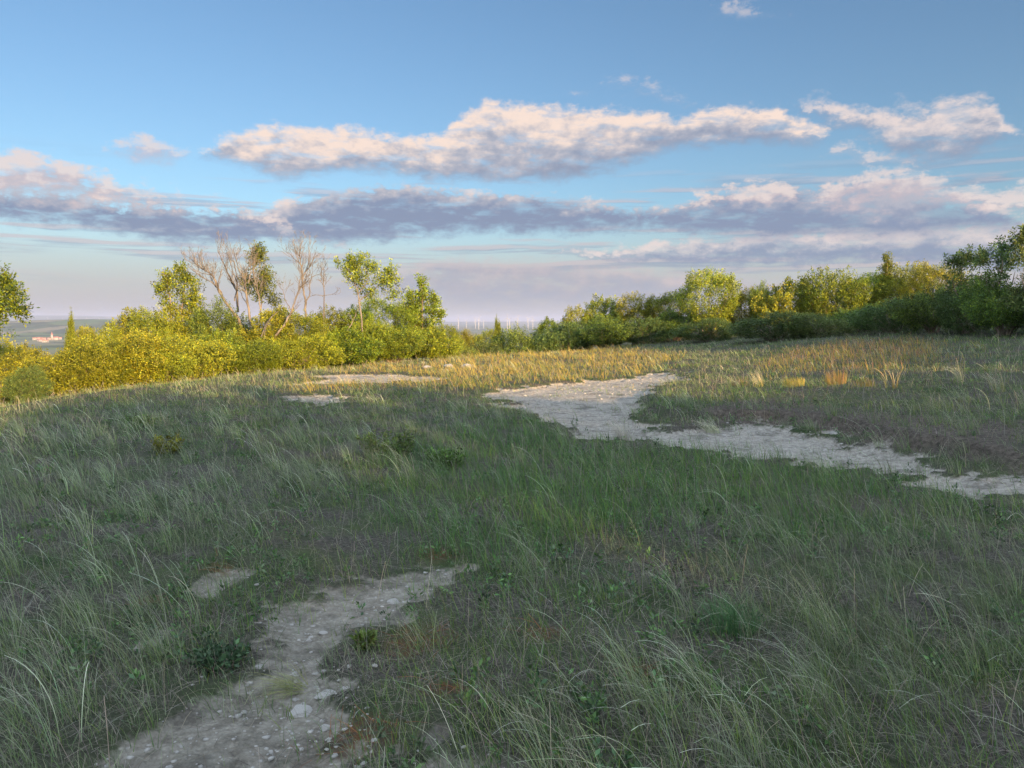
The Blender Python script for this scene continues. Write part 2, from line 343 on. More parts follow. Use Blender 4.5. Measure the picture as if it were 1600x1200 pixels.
def ground_mat():
    m, t = newmat('ground'); L = t.links.new
    tc = nd(t, 'ShaderNodeTexCoord')
    def noise(s, d=6, r=0.6, vec=None):
        n = nd(t, 'ShaderNodeTexNoise'); n.inputs['Scale'].default_value = s; n.inputs['Detail'].default_value = d; n.inputs['Roughness'].default_value = r
        L(vec or tc.outputs['Object'], n.inputs['Vector']); return n.outputs[0]
    def ramp(v, stops):
        r = nd(t, 'ShaderNodeValToRGB'); e = r.color_ramp.elements
        e[0].position, e[0].color = stops[0][0], (*stops[0][1], 1); e[1].position, e[1].color = stops[-1][0], (*stops[-1][1], 1)
        for p, c_ in stops[1:-1]: x = e.new(p); x.color = (*c_, 1)
        L(v, r.inputs[0]); return r.outputs[0]
    def mix(f, a, b, bt='MIX'):
        n = nd(t, 'ShaderNodeMix', data_type='RGBA', blend_type=bt)
        if hasattr(f, 'node'): L(f, n.inputs[0])
        else: n.inputs[0].default_value = f
        L(a, n.inputs[6])
        if hasattr(b, 'node'): L(b, n.inputs[7])
        else: n.inputs[7].default_value = (*b, 1)
        return n.outputs[2]
    thatch = ramp(noise(38, 8, 0.7), [(0.30, (0.020, 0.020, 0.016)), (0.5, (0.060, 0.055, 0.044)), (0.72, (0.15, 0.135, 0.11))])
    green = ramp(noise(3.0, 6), [(0.35, (0.030, 0.046, 0.018)), (0.65, (0.06, 0.075, 0.035))])
    soil = mix(ramp(noise(1.3, 4), [(0.4, (0, 0, 0)), (0.6, (1, 1, 1))]), thatch, green)
    chalk = ramp(noise(14, 10, 0.72), [(0.30, (0.13, 0.115, 0.095)), (0.45, (0.245, 0.225, 0.19)), (0.66, (0.38, 0.36, 0.31))])
    vor = nd(t, 'ShaderNodeTexVoronoi'); vor.inputs['Scale'].default_value = 42; L(tc.outputs['Object'], vor.inputs['Vector'])
    peb = ramp(vor.outputs['Distance'], [(0.18, (1.18, 1.16, 1.12)), (0.42, (0.86, 0.85, 0.84))])
    chalk = mix(0.7, chalk, peb, 'MULTIPLY')
    chalk = mix(ramp(noise(2.4, 8, 0.68), [(0.50, (0, 0, 0)), (0.64, (1, 1, 1))]), chalk, mix(1.0, chalk, (0.50, 0.50, 0.50), 'MULTIPLY'))
    ga = nd(t, 'ShaderNodeAttribute', attribute_name='grey')      # foreground chalk: darker soil, with tree shade and vignetting put into the colour
    chalk = mix(ga.outputs['Fac'], chalk, mix(1.0, chalk, (0.80, 0.79, 0.76), 'MULTIPLY'))
    da = nd(t, 'ShaderNodeAttribute', attribute_name='dark')
    soil = mix(da.outputs['Fac'], soil, ramp(noise(16, 8, 0.7), [(0.35, (0.035, 0.030, 0.024)), (0.65, (0.12, 0.10, 0.08))]))
    ba = nd(t, 'ShaderNodeAttribute', attribute_name='bare')
    # break the bare edge up with fine noise
    ad = nd(t, 'ShaderNodeMath', operation='ADD'); L(ba.outputs['Fac'], ad.inputs[0])
    sb = nd(t, 'ShaderNodeMath', operation='MULTIPLY_ADD'); L(noise(22, 6, 0.7), sb.inputs[0]); sb.inputs[1].default_value = 1.1; sb.inputs[2].default_value = -0.55
    L(sb.outputs[0], ad.inputs[1])
    mrb = nd(t, 'ShaderNodeMapRange'); mrb.inputs[1].default_value = 0.35; mrb.inputs[2].default_value = 0.65; L(ad.outputs[0], mrb.inputs[0])
    col = mix(mrb.outputs[0], soil, chalk)
    ra = nd(t, 'ShaderNodeAttribute', attribute_name='rust'); rm = nd(t, 'ShaderNodeMath', operation='MULTIPLY'); L(ra.outputs['Fac'], rm.inputs[0])
    L(ramp(noise(30, 8, 0.75), [(0.42, (0, 0, 0)), (0.55, (1, 1, 1))]), rm.inputs[1])
    col = mix(rm.outputs[0], col, (0.11, 0.055, 0.025))
    # far fields
    vo = nd(t, 'ShaderNodeTexVoronoi'); vo.inputs['Scale'].default_value = 0.0028
    mp = nd(t, 'ShaderNodeMapping'); mp.inputs['Scale'].default_value = (1, 0.6, 1); mp.inputs['Rotation'].default_value = (0, 0, 0.5); L(tc.outputs['Object'], mp.inputs[0]); L(mp.outputs[0], vo.inputs['Vector'])
    sc = nd(t, 'ShaderNodeSeparateColor'); L(vo.outputs['Color'], sc.inputs[0])
    field = ramp(sc.outputs[0], [(0.1, (0.045, 0.065, 0.028)), (0.4, (0.09, 0.12, 0.04)), (0.7, (0.16, 0.14, 0.09)), (0.95, (0.06, 0.10, 0.03))])
    field = mix(ramp(noise(0.004, 8, 0.65), [(0.5, (0, 0, 0)), (0.56, (1, 1, 1))]), field, (0.028, 0.045, 0.020))
    fa = nd(t, 'ShaderNodeAttribute', attribute_name='farf')
    col = mix(fa.outputs['Fac'], col, field)
    bh = nd(t, 'ShaderNodeMath', operation='MULTIPLY_ADD'); L(noise(60, 8, 0.7), bh.inputs[0]); bh.inputs[1].default_value = 1.0; L(vor.outputs['Distance'], bh.inputs[2])
    b = nd(t, 'ShaderNodeBump'); b.inputs['Strength'].default_value = 0.9; b.inputs['Distance'].default_value = 0.012; L(bh.outputs[0], b.inputs['Height'])
    d = nd(t, 'ShaderNodeBsdfPrincipled'); d.inputs['Roughness'].default_value = 0.95; d.inputs['Specular IOR Level'].default_value = 0.1
    L(col, d.inputs['Base Color']); L(b.outputs[0], d.inputs['Normal'])
    o = nd(t, 'ShaderNodeOutputMaterial'); L(d.outputs[0], o.inputs[0]); return m

# ------------------------------------------------------------------ ground sheet
def axis(lo, hi, step, end, g):
    a = list(np.arange(lo, hi, step)); s = step; v = a[-1]
    while v < end: s *= g; v += s; a.append(v)
    s = step; v = a[0]; b = []
    while v > -end: s *= g; v -= s; b.append(v)
    return np.array(b[::-1] + a)
gx = axis(-9, 12, 0.05, 42000, 1.085); gy = axis(1.5, 24, 0.05, 42000, 1.075)
GX, GY = np.meshgrid(gx, gy); fx, fy = GX.ravel(), GY.ravel()
nearm = (np.abs(fx) < 40) & (fy > -5) & (fy < 60)
bm = np.zeros(fx.shape); dk = np.zeros(fx.shape)
rs = np.zeros(fx.shape); rs[nearm] = rust(fx[nearm], fy[nearm])
bm[nearm] = bare(fx[nearm], fy[nearm]); dk[nearm] = dark_soil(fx[nearm], fy[nearm])
fz = height(fx, fy, bm)
ny_, nx_ = GX.shape
idx = np.arange(ny_ * nx_).reshape(ny_, nx_)
q = np.stack([idx[:-1, :-1], idx[:-1, 1:], idx[1:, 1:], idx[1:, :-1]], -1).reshape(-1, 4)
me = make_mesh('ground', np.stack([fx, fy, fz], 1), quads=q, mat=ground_mat(), smooth=True,
               attrs={'rust': rs, 'bare': bm, 'dark': dk, 'grey': sstep(8.5, 6.5, fy + fx * 0.3) * (fx < 3), 'farf': sstep(60, 180, np.hypot(fx, fy))})
tag(link('ground', me), kind='structure')
def gz(x, y):
    x = np.atleast_1d(np.asarray(x, float)); y = np.atleast_1d(np.asarray(y, float))
    return height(x, y, bare(x, y))
def gz1(x, y): return float(gz(x, y)[0])

# ------------------------------------------------------------------ grass
def blades(px_, py_, L, psi, p0, p1, pw, w, c0, c1, nseg, wtip=0.15, z=None, taper=1.0):
    n = len(px_)
    if z is None: z = gz(px_, py_) - 0.01
    pos = np.stack([px_, py_, z], 1); V = np.zeros((n, nseg + 1, 2, 3), np.float32); C = np.zeros((n, nseg + 1, 2, 3), np.float32)
    wa = psi + PI / 2 + rng.normal(0, 0.6, n)
    wv = np.stack([np.cos(wa), np.sin(wa), rng.normal(0, 0.15, n)], 1)
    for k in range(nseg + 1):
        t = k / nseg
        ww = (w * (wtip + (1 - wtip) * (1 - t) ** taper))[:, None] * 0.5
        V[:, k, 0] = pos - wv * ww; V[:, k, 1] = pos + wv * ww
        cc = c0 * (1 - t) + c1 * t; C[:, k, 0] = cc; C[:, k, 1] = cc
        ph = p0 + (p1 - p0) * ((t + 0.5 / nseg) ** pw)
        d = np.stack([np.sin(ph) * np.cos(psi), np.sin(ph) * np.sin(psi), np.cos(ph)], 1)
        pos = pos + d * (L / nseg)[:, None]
    b = (np.arange(n) * (nseg + 1) * 2)[:, None] + (np.arange(nseg) * 2)[None]
    Q = np.stack([b, b + 1, b + 3, b + 2], -1).reshape(-1, 4)
    return V.reshape(-1, 3), Q, C.reshape(-1, 3)
def merge(parts):
    off = 0; V = []; Q = []; C = []
    for v, q_, c_ in parts:
        V.append(v); Q.append(q_ + off); C.append(c_); off += len(v)
    return np.concatenate(V), np.concatenate(Q), np.concatenate(C)
def scatter(n, r0, r1, expo, amax=41):
    """ground points around the viewpoint, thinning with distance"""
    u = rng.random(n); k = 2 - expo
    r = (r0 ** k + u * (r1 ** k - r0 ** k)) ** (1 / k) if abs(k) > 1e-3 else r0 * (r1 / r0) ** u
    a = rng.uniform(-amax, amax, n)
    wide = (rng.random(n) < 0.17) & (r < 12); a = np.where(wide, np.sign(a) * rng.uniform(amax, 68, n), a); a = np.radians(a)   # the ground beside the frame too
    return r * np.sin(a), r * np.cos(a), r
def cvar(cols, n, j=0.18):
    cols = np.array(cols); i = rng.integers(0, len(cols), n)
    return cols[i] * (1 + rng.normal(0, j, (n, 1))) * (1 + rng.normal(0, 0.05, (n, 3)))
def keep_by(mask, *arr): return [a[mask] for a in arr]

LUSH = gpoly([(600, 740), (700, 690), (800, 660), (900, 690), (1000, 700), (1150, 715), (1300, 735), (1400, 760), (1550, 800), (1400, 860), (1150, 860), (900, 850), (720, 850), (620, 800)])
DRYZ = gpoly([(430, 612), (560, 575), (700, 560), (860, 545), (1000, 545), (1060, 560), (980, 600), (860, 600), (740, 612), (600, 608)])
REDZ = gpoly([(1180, 575), (1240, 545), (1330, 530), (1480, 535), (1480, 575), (1350, 590), (1220, 590)])
def lush(x, y): return sstep(-0.6, 0.6, poly_sd(x, y, LUSH) + (fbm(x, y, 41) - 0.5) * 2)
def dryz(x, y): return sstep(-0.8, 0.8, poly_sd(x, y, DRYZ) + (fbm(x, y, 42) - 0.5) * 2)
def redz(x, y): return sstep(-0.8, 0.8, poly_sd(x, y, REDZ) + (fbm(x, y, 43) - 0.5) * 2)
GREEN = [(0.13, 0.21, 0.040), (0.095, 0.18, 0.050), (0.17, 0.23, 0.045), (0.07, 0.13, 0.035)]
GREY = [(0.17, 0.215, 0.105), (0.225, 0.25, 0.14), (0.135, 0.18, 0.080)]
TAN = [(0.22, 0.19, 0.14), (0.17, 0.145, 0.11), (0.26, 0.235, 0.185), (0.12, 0.10, 0.08)]
RED = [(0.26, 0.13, 0.07), (0.30, 0.18, 0.10), (0.22, 0.13, 0.09)]
YEL = [(0.33, 0.27, 0.045), (0.38, 0.27, 0.07), (0.24, 0.24, 0.04)]
WIND = PI                                        # everything leans to the left

def lod(r, w): return 1.25 * w * np.maximum(1, r / 5.5) ** 0.75
def sward():
    parts = []
    # litter lying on the ground
    n = 70000; x, y, r = scatter(n, 2.0, 16, 1.35); b = bare(x, y)
    m = rng.random(n) > 0.30 + b * 0.62; x, y, r = keep_by(m, x, y, r); n = len(x)
    c_ = cvar(TAN, n) * 0.8; c_ = np.where((rng.random(n) < rust(x, y) * 0.8)[:, None], cvar([(0.22, 0.09, 0.035), (0.16, 0.06, 0.025)], n), c_)
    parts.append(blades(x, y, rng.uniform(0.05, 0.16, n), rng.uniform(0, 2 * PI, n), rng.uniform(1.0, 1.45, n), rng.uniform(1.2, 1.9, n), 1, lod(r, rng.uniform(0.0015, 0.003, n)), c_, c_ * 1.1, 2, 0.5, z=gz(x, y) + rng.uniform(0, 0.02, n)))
    # short green sward
    n = 235000; x, y, r = scatter(n, 2.0, 48, 1.4); b = bare(x, y); dk_ = dark_soil(x, y); pat = fbm(x * 1.3, y * 1.3, 51)
    b = b * (1 - 0.8 * sstep(0.57, 0.68, fbm(x * 2.6, y * 2.6, 77))); m = (rng.random(n) > b * 0.975) & (rng.random(n) > dk_ * 0.3) & (rng.random(n) < 0.45 + 1.3 * (pat - 0.3))
    x, y, r, pat = keep_by(m, x, y, r, pat); n = len(x)
    lu = lush(x, y); dr = np.maximum(dryz(x, y), 0.8 * redz(x, y)); tone = fbm(x * 0.7, y * 0.7, 52) + rng.normal(0, 0.12, n)
    c_ = cvar(GREEN, n); g = cvar(GREY, n); c_ = np.where((tone > 0.52)[:, None] & (lu < 0.4)[:, None], g, c_)
    c_ = np.where((rng.random(n) < 0.13)[:, None], cvar(TAN, n), c_)
    c_ = np.where((rng.random(n) < dr * 0.7)[:, None], cvar(YEL, n), c_)
    c_ = c_ * (1 - 0.15 * lu[:, None]); c_[:, 1] *= 1 + 0.18 * lu
    Lb = rng.uniform(0.05, 0.15, n) * (1 + 0.9 * lu + 0.4 * dr) * (0.7 + 0.6 * pat)
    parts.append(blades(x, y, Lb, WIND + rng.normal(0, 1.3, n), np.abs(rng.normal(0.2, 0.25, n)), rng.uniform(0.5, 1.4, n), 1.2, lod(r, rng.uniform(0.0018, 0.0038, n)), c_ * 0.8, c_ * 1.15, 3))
    return merge(parts)
V_, Q_, C_ = sward()
tag(link('short_grass', make_mesh('short_grass', V_, quads=Q_, col=C_, mat=MGRASS)), 'short green and grey grass with dry litter covering the hilltop', 'grass', kind='stuff')

def tufts(tx, ty, nb, rad, L, w, c0s, c1s, pw, p0m, p1, nseg, psj=0.5):
    """nb blades around each tuft centre"""
    nt_ = len(tx); i = np.repeat(np.arange(nt_), nb); n = len(i)
    a = rng.uniform(0, 2 * PI, n); rr = rad * np.sqrt(rng.random(n)); tl = rng.uniform(0.7, 1.15, nt_)[i]
    x = tx[i] + rr * np.cos(a); y = ty[i] + rr * np.sin(a)
    r = np.hypot(x, y); th = rng.normal(0, 0.25, nt_)[i]
    vx = np.cos(WIND + th) + 0.75 * rr / rad * np.cos(a) + rng.normal(0, psj * 0.45, n); vy = np.sin(WIND + th) + 0.75 * rr / rad * np.sin(a) + rng.normal(0, psj * 0.45, n); psi = np.arctan2(vy, vx)
    LL = rng.uniform(L[0], L[1], n) * tl * (1 - 0.38 * sstep(9, 17, r))
    tv_ = np.exp(rng.normal(0, 0.22, nt_))[i][:, None]; c0_, c1_ = c0s(n) * tv_, c1s(n) * tv_
    return blades(x, y, LL, psi, np.abs(rng.normal(p0m, 0.18, n)), rng.uniform(p1[0], p1[1], n), pw, lod(r, rng.uniform(w[0], w[1], n)), c0_, c1_, nseg, 0.35)
def nearpatch(x, y):
    return sstep(-0.28, -0.05, poly_sd(x, y, POLY['front']))
def feather():
    parts = []
    def place(n, r0, r1, ex, f):
        x, y, r = scatter(n, r0, r1, ex); b = bare(x, y); m = (rng.random(n) > b * 0.97) & (rng.random(n) > nearpatch(x, y) * 0.85) & (rng.random(n) > nearpatch(x - 0.35, y) * 0.6) & (rng.random(n) < f(x, y)) & (rng.random(n) > dark_soil(x, y) * 0.35)
        return x[m], y[m]
    den = lambda x, y: np.clip(0.18 + 1.1 * sstep(0.42, 0.62, fbm(x * 0.8 + 3, y * 0.8, 61)) * (1 - 0.75 * lush(x, y)) + 0.35 * (x < -2) + 0.30 * ((x > 1.2) & (y < 6.5)), 0, 1)
    g0 = lambda n: cvar(GREEN + GREY, n); g1 = lambda n: cvar([(0.24, 0.26, 0.17), (0.30, 0.31, 0.22), (0.20, 0.23, 0.14)], n)
    tx, ty = place(1500, 2.1, 14, 1.1, den)
    parts.append(tufts(tx, ty, 25, 0.06, (0.14, 0.40), (0.0013, 0.0026), g0, g1, 1.3, 0.22, (0.5, 1.7), 6))
    tx, ty = place(2600, 14, 48, 1.1, den)
    parts.append(tufts(tx, ty, 15, 0.12, (0.16, 0.36), (0.0011, 0.0020), g0, g1, 1.3, 0.18, (0.7, 1.7), 4))
    # long pale plumes, single and in twos
    p1 = lambda n: cvar([(0.50, 0.54, 0.40), (0.60, 0.62, 0.48), (0.38, 0.44, 0.28)], n)
    tx, ty = place(3400, 2.1, 46, 1.15, lambda x, y: den(x, y) * 0.8 + 0.12)
    parts.append(tufts(tx, ty, 3, 0.05, (0.26, 0.54), (0.0022, 0.0036), g0, p1, 1.5, 0.30, (1.1, 2.1), 9, 0.30))
    # stiff dead stems standing in all directions
    n = 9000; x, y, r = scatter(n, 2.1, 40, 1.25); m = rng.random(n) > bare(x, y) * 0.9; x, y, r = keep_by(m, x, y, r); n = len(x); c_ = cvar(TAN + [(0.34, 0.30, 0.22)], n)
    parts.append(blades(x, y, rng.uniform(0.10, 0.34, n), rng.uniform(0, 2 * PI, n), np.abs(rng.normal(0.25, 0.25, n)), rng.uniform(0.2, 1.0, n), 2, lod(r, rng.uniform(0.0013, 0.0024, n)), c_ * 0.8, c_ * 1.3, 4, 0.6))
    return merge(parts)
V_, Q_, C_ = feather()
tag(link('feather_grass', make_mesh('feather_grass', V_, quads=Q_, col=C_, mat=MGRASS)), 'long thin feather grass leaning left over the whole hilltop', 'grass', kind='stuff')
def midgrass():
    x, y, r = scatter(60000, 4.0, 20, 1.2); m = (rng.random(len(x)) < lush(x, y) * sstep(0.30, 0.60, fbm(x * 1.9, y * 1.9, 88))) & (rng.random(len(x)) > bare(x, y)); x, y, r = keep_by(m, x, y, r); n = len(x)
    c_ = cvar([(0.075, 0.16, 0.045), (0.095, 0.185, 0.055), (0.07, 0.14, 0.05)], n)
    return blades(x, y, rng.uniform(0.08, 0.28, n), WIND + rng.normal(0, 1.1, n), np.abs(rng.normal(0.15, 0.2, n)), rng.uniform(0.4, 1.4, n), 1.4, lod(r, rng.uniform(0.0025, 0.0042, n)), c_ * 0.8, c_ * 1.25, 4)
V_, Q_, C_ = midgrass()
tag(link('lush_grass', make_mesh('lush_grass', V_, quads=Q_, col=C_, mat=MGRASS)), 'denser bright green grass below the near edge of the chalk path', 'grass', kind='stuff')
def drygrass():
    parts = []
    x, y, r = scatter(52000, 12, 48, 1.0, 38); f = np.maximum(dryz(x, y), redz(x, y)) * (0.12 + 0.88 * sstep(0.38, 0.60, fbm(x * 0.9, y * 0.9, 93))); m = (rng.random(len(x)) < f) & (rng.random(len(x)) > bare(x, y) * 0.97); x, y, r = keep_by(m, x, y, r); n = len(x)
    rd = redz(x, y); c_ = np.where((rng.random(n) < 0.10 + 0.55 * rd)[:, None], cvar(RED, n), np.where((rng.random(n) < 0.5)[:, None], cvar(TAN, n), cvar(YEL, n)))
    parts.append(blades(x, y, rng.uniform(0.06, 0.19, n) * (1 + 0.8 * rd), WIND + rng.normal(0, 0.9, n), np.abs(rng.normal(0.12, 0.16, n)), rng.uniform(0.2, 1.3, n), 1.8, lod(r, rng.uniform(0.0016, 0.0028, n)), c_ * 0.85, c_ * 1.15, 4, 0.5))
    tx, ty, r = scatter(1500, 13, 45, 0.7, 36); f = np.maximum(dryz(tx, ty), 0.5 * redz(tx, ty)); m = (rng.random(len(tx)) < f * sstep(0.35, 0.6, fbm(tx * 0.8, ty * 0.8, 95))) & (bare(tx, ty) < 0.4); tx, ty = tx[m], ty[m]
    parts.append(tufts(tx, ty, 12, 0.14, (0.42, 0.85), (0.0014, 0.0024), lambda n: cvar(YEL, n), lambda n: cvar([(0.48, 0.38, 0.12), (0.42, 0.36, 0.10)], n), 1.4, 0.3, (0.9, 1.9), 6, 0.5))
    return merge(parts)
V_, Q_, C_ = drygrass()
tag(link('dry_grass', make_mesh('dry_grass', V_, quads=Q_, col=C_, mat=MGRASS)), 'straw and reddish dry grass standing in the middle distance', 'grass', kind='stuff')

# ------------------------------------------------------------------ gravel and stones
import bmesh
def rock_mesh(name, seed, flat=0.6, sub=2, mat=None):
    b = bmesh.new(); bmesh.ops.create_icosphere(b, subdivisions=sub, radius=1.0); r_ = random.Random(seed)
    planes = [(Vector((r_.gauss(0, 1), r_.gauss(0, 1), r_.gauss(0, 1))).normalized(), r_.uniform(0.55, 0.9)) for _ in range(9)]
    for v in b.verts:
        for nrm, dd in planes:
            e = v.co.dot(nrm) - dd
            if e > 0: v.co -= nrm * e
        v.co *= 1 + r_.uniform(-0.04, 0.04); v.co.z *= flat
    me_ = bpy.data.meshes.new(name); b.to_mesh(me_); b.free(); me_.materials.append(mat or MSTONE); return me_
def gravel():
    rk = []
    for s in range(5):
        me_ = rock_mesh('tmp', s, 0.7, 1); vv = np.array([v.co[:] for v in me_.vertices]); ff = np.array([p.vertices[:] for p in me_.polygons]); rk.append((vv, ff)); bpy.data.meshes.remove(me_)
    n = 34000; x, y, r = scatter(n, 2.2, 26, 1.25); m = rng.random(n) < bare(x, y) * 0.75 + 0.01; x, y, r = keep_by(m, x, y, r)
    def quad(a, b, c_, d, k):                     # k random ground points inside four photo corners
        A, B, C3, D4 = [np.array(hit(*p)[:2]) for p in (a, b, c_, d)]; uv = rng.random((k, 2)); u = uv[:, :1]; v = uv[:, 1:]
        return (A * (1 - u) + B * u) * (1 - v) + (D4 * (1 - u) + C3 * u) * v
    kk = 130
    rb = np.concatenate([quad((1130, 656), (1310, 672), (1370, 712), (1120, 700), 650), quad((450, 1040), (620, 1030), (600, 1200), (420, 1200), kk), quad((860, 590), (1010, 588), (1000, 612), (840, 615), 220)])
    big = np.concatenate([np.ones(len(x)), np.full(650, 1.25), np.full(kk, 1.0), np.full(220, 1.0)]); x = np.concatenate([x, rb[:, 0]]); y = np.concatenate([y, rb[:, 1]]); r = np.hypot(x, y); kp = bare(x, y) > 0.15 * (big > 1); x, y, r, big = keep_by(kp, x, y, r, big); n = len(x)
    s = big * np.exp(rng.normal(-5.0, 0.62, n)) * np.maximum(1, r / 7) ** 0.5; s = np.minimum(s, 0.020 * np.maximum(1, r / 6)); a = rng.uniform(0, 2 * PI, n); z = gz(x, y); V = []; T = []; off = 0
    for i in range(n):
        v, f = rk[i % 5]; ca, sa = math.cos(a[i]) * s[i], math.sin(a[i]) * s[i]
        V.append(np.stack([v[:, 0] * ca - v[:, 1] * sa + x[i], v[:, 0] * sa + v[:, 1] * ca + y[i], v[:, 2] * s[i] * 0.62 + z[i] + s[i] * 0.02], 1)); T.append(f + off); off += len(v)
    return np.concatenate(V), np.concatenate(T)
V_, T_ = gravel()
tag(link('gravel', make_mesh('gravel', V_, tris=T_, mat=MSTONE)), 'pale chalk gravel strewn over the bare path and patches', 'gravel', kind='stuff')
STONES = [  # px, py, width px, flatness, label
 (470, 1116, 34, 0.25, 'larger flat grey stone with a notched side on the bare patch in the foreground'),
 (508, 1092, 30, 0.22, 'flat oval grey slab just behind the notched stone in the foreground'),
 (381, 1123, 9, 0.7, 'small bright white pebble alone on grey soil left of the flat slabs'),
 (403, 1050, 15, 0.6, 'pale rounded stone at left edge of the foreground bare patch'),
 (508, 1145, 16, 0.55, 'pale stone in the rubble below the flat slabs'),
 (540, 1082, 15, 0.5, 'buff stone at the edge of reddish litter right of the flat slabs'),
 (585, 1055, 9, 0.7, 'small white stone at the right edge of the foreground bare patch'),
 (615, 932, 18, 0.45, 'pale flat stone at upper end of the foreground bare patch'),
 (482, 996, 9, 0.7, 'small whitish stone in the middle of the foreground bare patch'),
 (505, 984, 13, 0.5, 'oblong grey stone near the top of the foreground bare patch'),
 (700, 573, 17, 0.45, 'sunlit flat pink stone slab tilted up among dry grass at the crest'),
 (729, 574, 16, 0.7, 'sunlit buff rock half hidden in dry grass right of the tilted slab'),
 (668, 575, 14, 0.5, 'low sunlit rock left of the tilted slab at the crest'),
 (1220, 661, 12, 0.6, 'white stone under the dark bank beside the chalk path'),
 (1302, 674, 14, 0.6, 'white lump of chalk near the right end of the dark bank'),
]
for i, (X, Y, wpx, fl, lab) in enumerate(STONES):
    p = hit(X, Y); rad = wpx / 2 / FPX * np.linalg.norm(p - CAM)
    o = link('stone', rock_mesh('stone', 100 + i, fl, 3), None, (p[0], p[1], gz1(p[0], p[1]) + rad * fl * 0.35), random.uniform(0, 6), (rad * 1.15, rad * 0.95, rad))
    tag(o, lab, 'stone')

# ------------------------------------------------------------------ woody plants
def tube(paths, sides=5):
    """paths: list of (points Nx3, radii N)"""
    V = []; Q = []; off = 0
    ang = np.linspace(0, 2 * PI, sides, endpoint=False)
    for pts, rad in paths:
        pts = np.asarray(pts, float); n = len(pts); tg = np.gradient(pts, axis=0); tg /= np.linalg.norm(tg, axis=1)[:, None] + 1e-9
        ref = np.array([0.3, 0.9, 0.1]); u = np.cross(tg, ref); u /= np.linalg.norm(u, axis=1)[:, None] + 1e-9; v = np.cross(tg, u)
        ring = pts[:, None] + (u[:, None] * np.cos(ang)[None, :, None] + v[:, None] * np.sin(ang)[None, :, None]) * np.asarray(rad)[:, None, None]
        V.append(ring.reshape(-1, 3)); i = np.arange(n - 1)[:, None] * sides + off; j = np.arange(sides)[None]; k = (j + 1) % sides
        Q.append(np.stack([i + j, i + k, i + sides + k, i + sides + j], -1).reshape(-1, 4)); off += n * sides
    return np.concatenate(V), np.concatenate(Q)
def leaves(shoots, per_m, size, spread, cols, r_, up=0.5, wr=0.5):
    """shoots: list of (p0, p1); leaf rhombs scattered tightly round each shoot"""
    A = np.array([s[0] for s in shoots]); B = np.array([s[1] for s in shoots]); Ls = np.linalg.norm(B - A, axis=1)
    cnt = np.maximum(3, (Ls * per_m).astype(int)); i = np.repeat(np.arange(len(A)), cnt); n = len(i)
    t = r_.random(n); P_ = A[i] + (B - A)[i] * t[:, None]
    off = r_.normal(0, 1, (n, 3)); off /= np.linalg.norm(off, axis=1)[:, None]
    P_ = P_ + off * (spread * (1.1 - 0.75 * t) * r_.random(n) ** 0.6)[:, None]
    d = off + r_.normal(0, 0.5, (n, 3)) + (B - A)[i] / Ls[i][:, None] * 0.6; d[:, 2] -= 0.1; d /= np.linalg.norm(d, axis=1)[:, None]
    nn = r_.normal(0, 0.7, (n, 3)) + np.array([0, 0, up]); s = np.cross(d, nn); s /= np.linalg.norm(s, axis=1)[:, None] + 1e-9
    nrm = np.cross(s, d)
    sz = (size * r_.uniform(0.6, 1.3, n))[:, None]
    V = np.stack([P_, P_ + d * sz * 0.5 - s * sz * wr * 0.5 + nrm * sz * 0.08, P_ + d * sz, P_ + d * sz * 0.5 + s * sz * wr * 0.5 + nrm * sz * 0.08], 1).reshape(-1, 3)
    Q = (np.arange(n) * 4)[:, None] + np.arange(4)[None]
    cc = np.array(cols)[r_.integers(0, len(cols), n)] * (1 + r_.normal(0, 0.15, (n, 1)))
    sh = 1 + r_.normal(0, 0.30, len(A)); cc = cc * sh[i][:, None]
    # young shoot tips are paler and yellower
    cc = cc * (1 + 0.30 * (t[:, None] ** 2) * np.array([1.1, 1.0, 0.5]))
    return V, Q, np.repeat(np.clip(cc, 0.004, 1), 4, axis=0)
LG = [(0.145, 0.180, 0.014), (0.180, 0.200, 0.014), (0.085, 0.120, 0.016), (0.175, 0.205, 0.014)]
LD = [(0.065, 0.11, 0.028), (0.050, 0.09, 0.026), (0.085, 0.125, 0.03)]  # dark leaf greens; shade of the hedge foot and right-hand trees put into them
LB = [(0.115, 0.175, 0.020), (0.145, 0.20, 0.024), (0.08, 0.13, 0.020)]
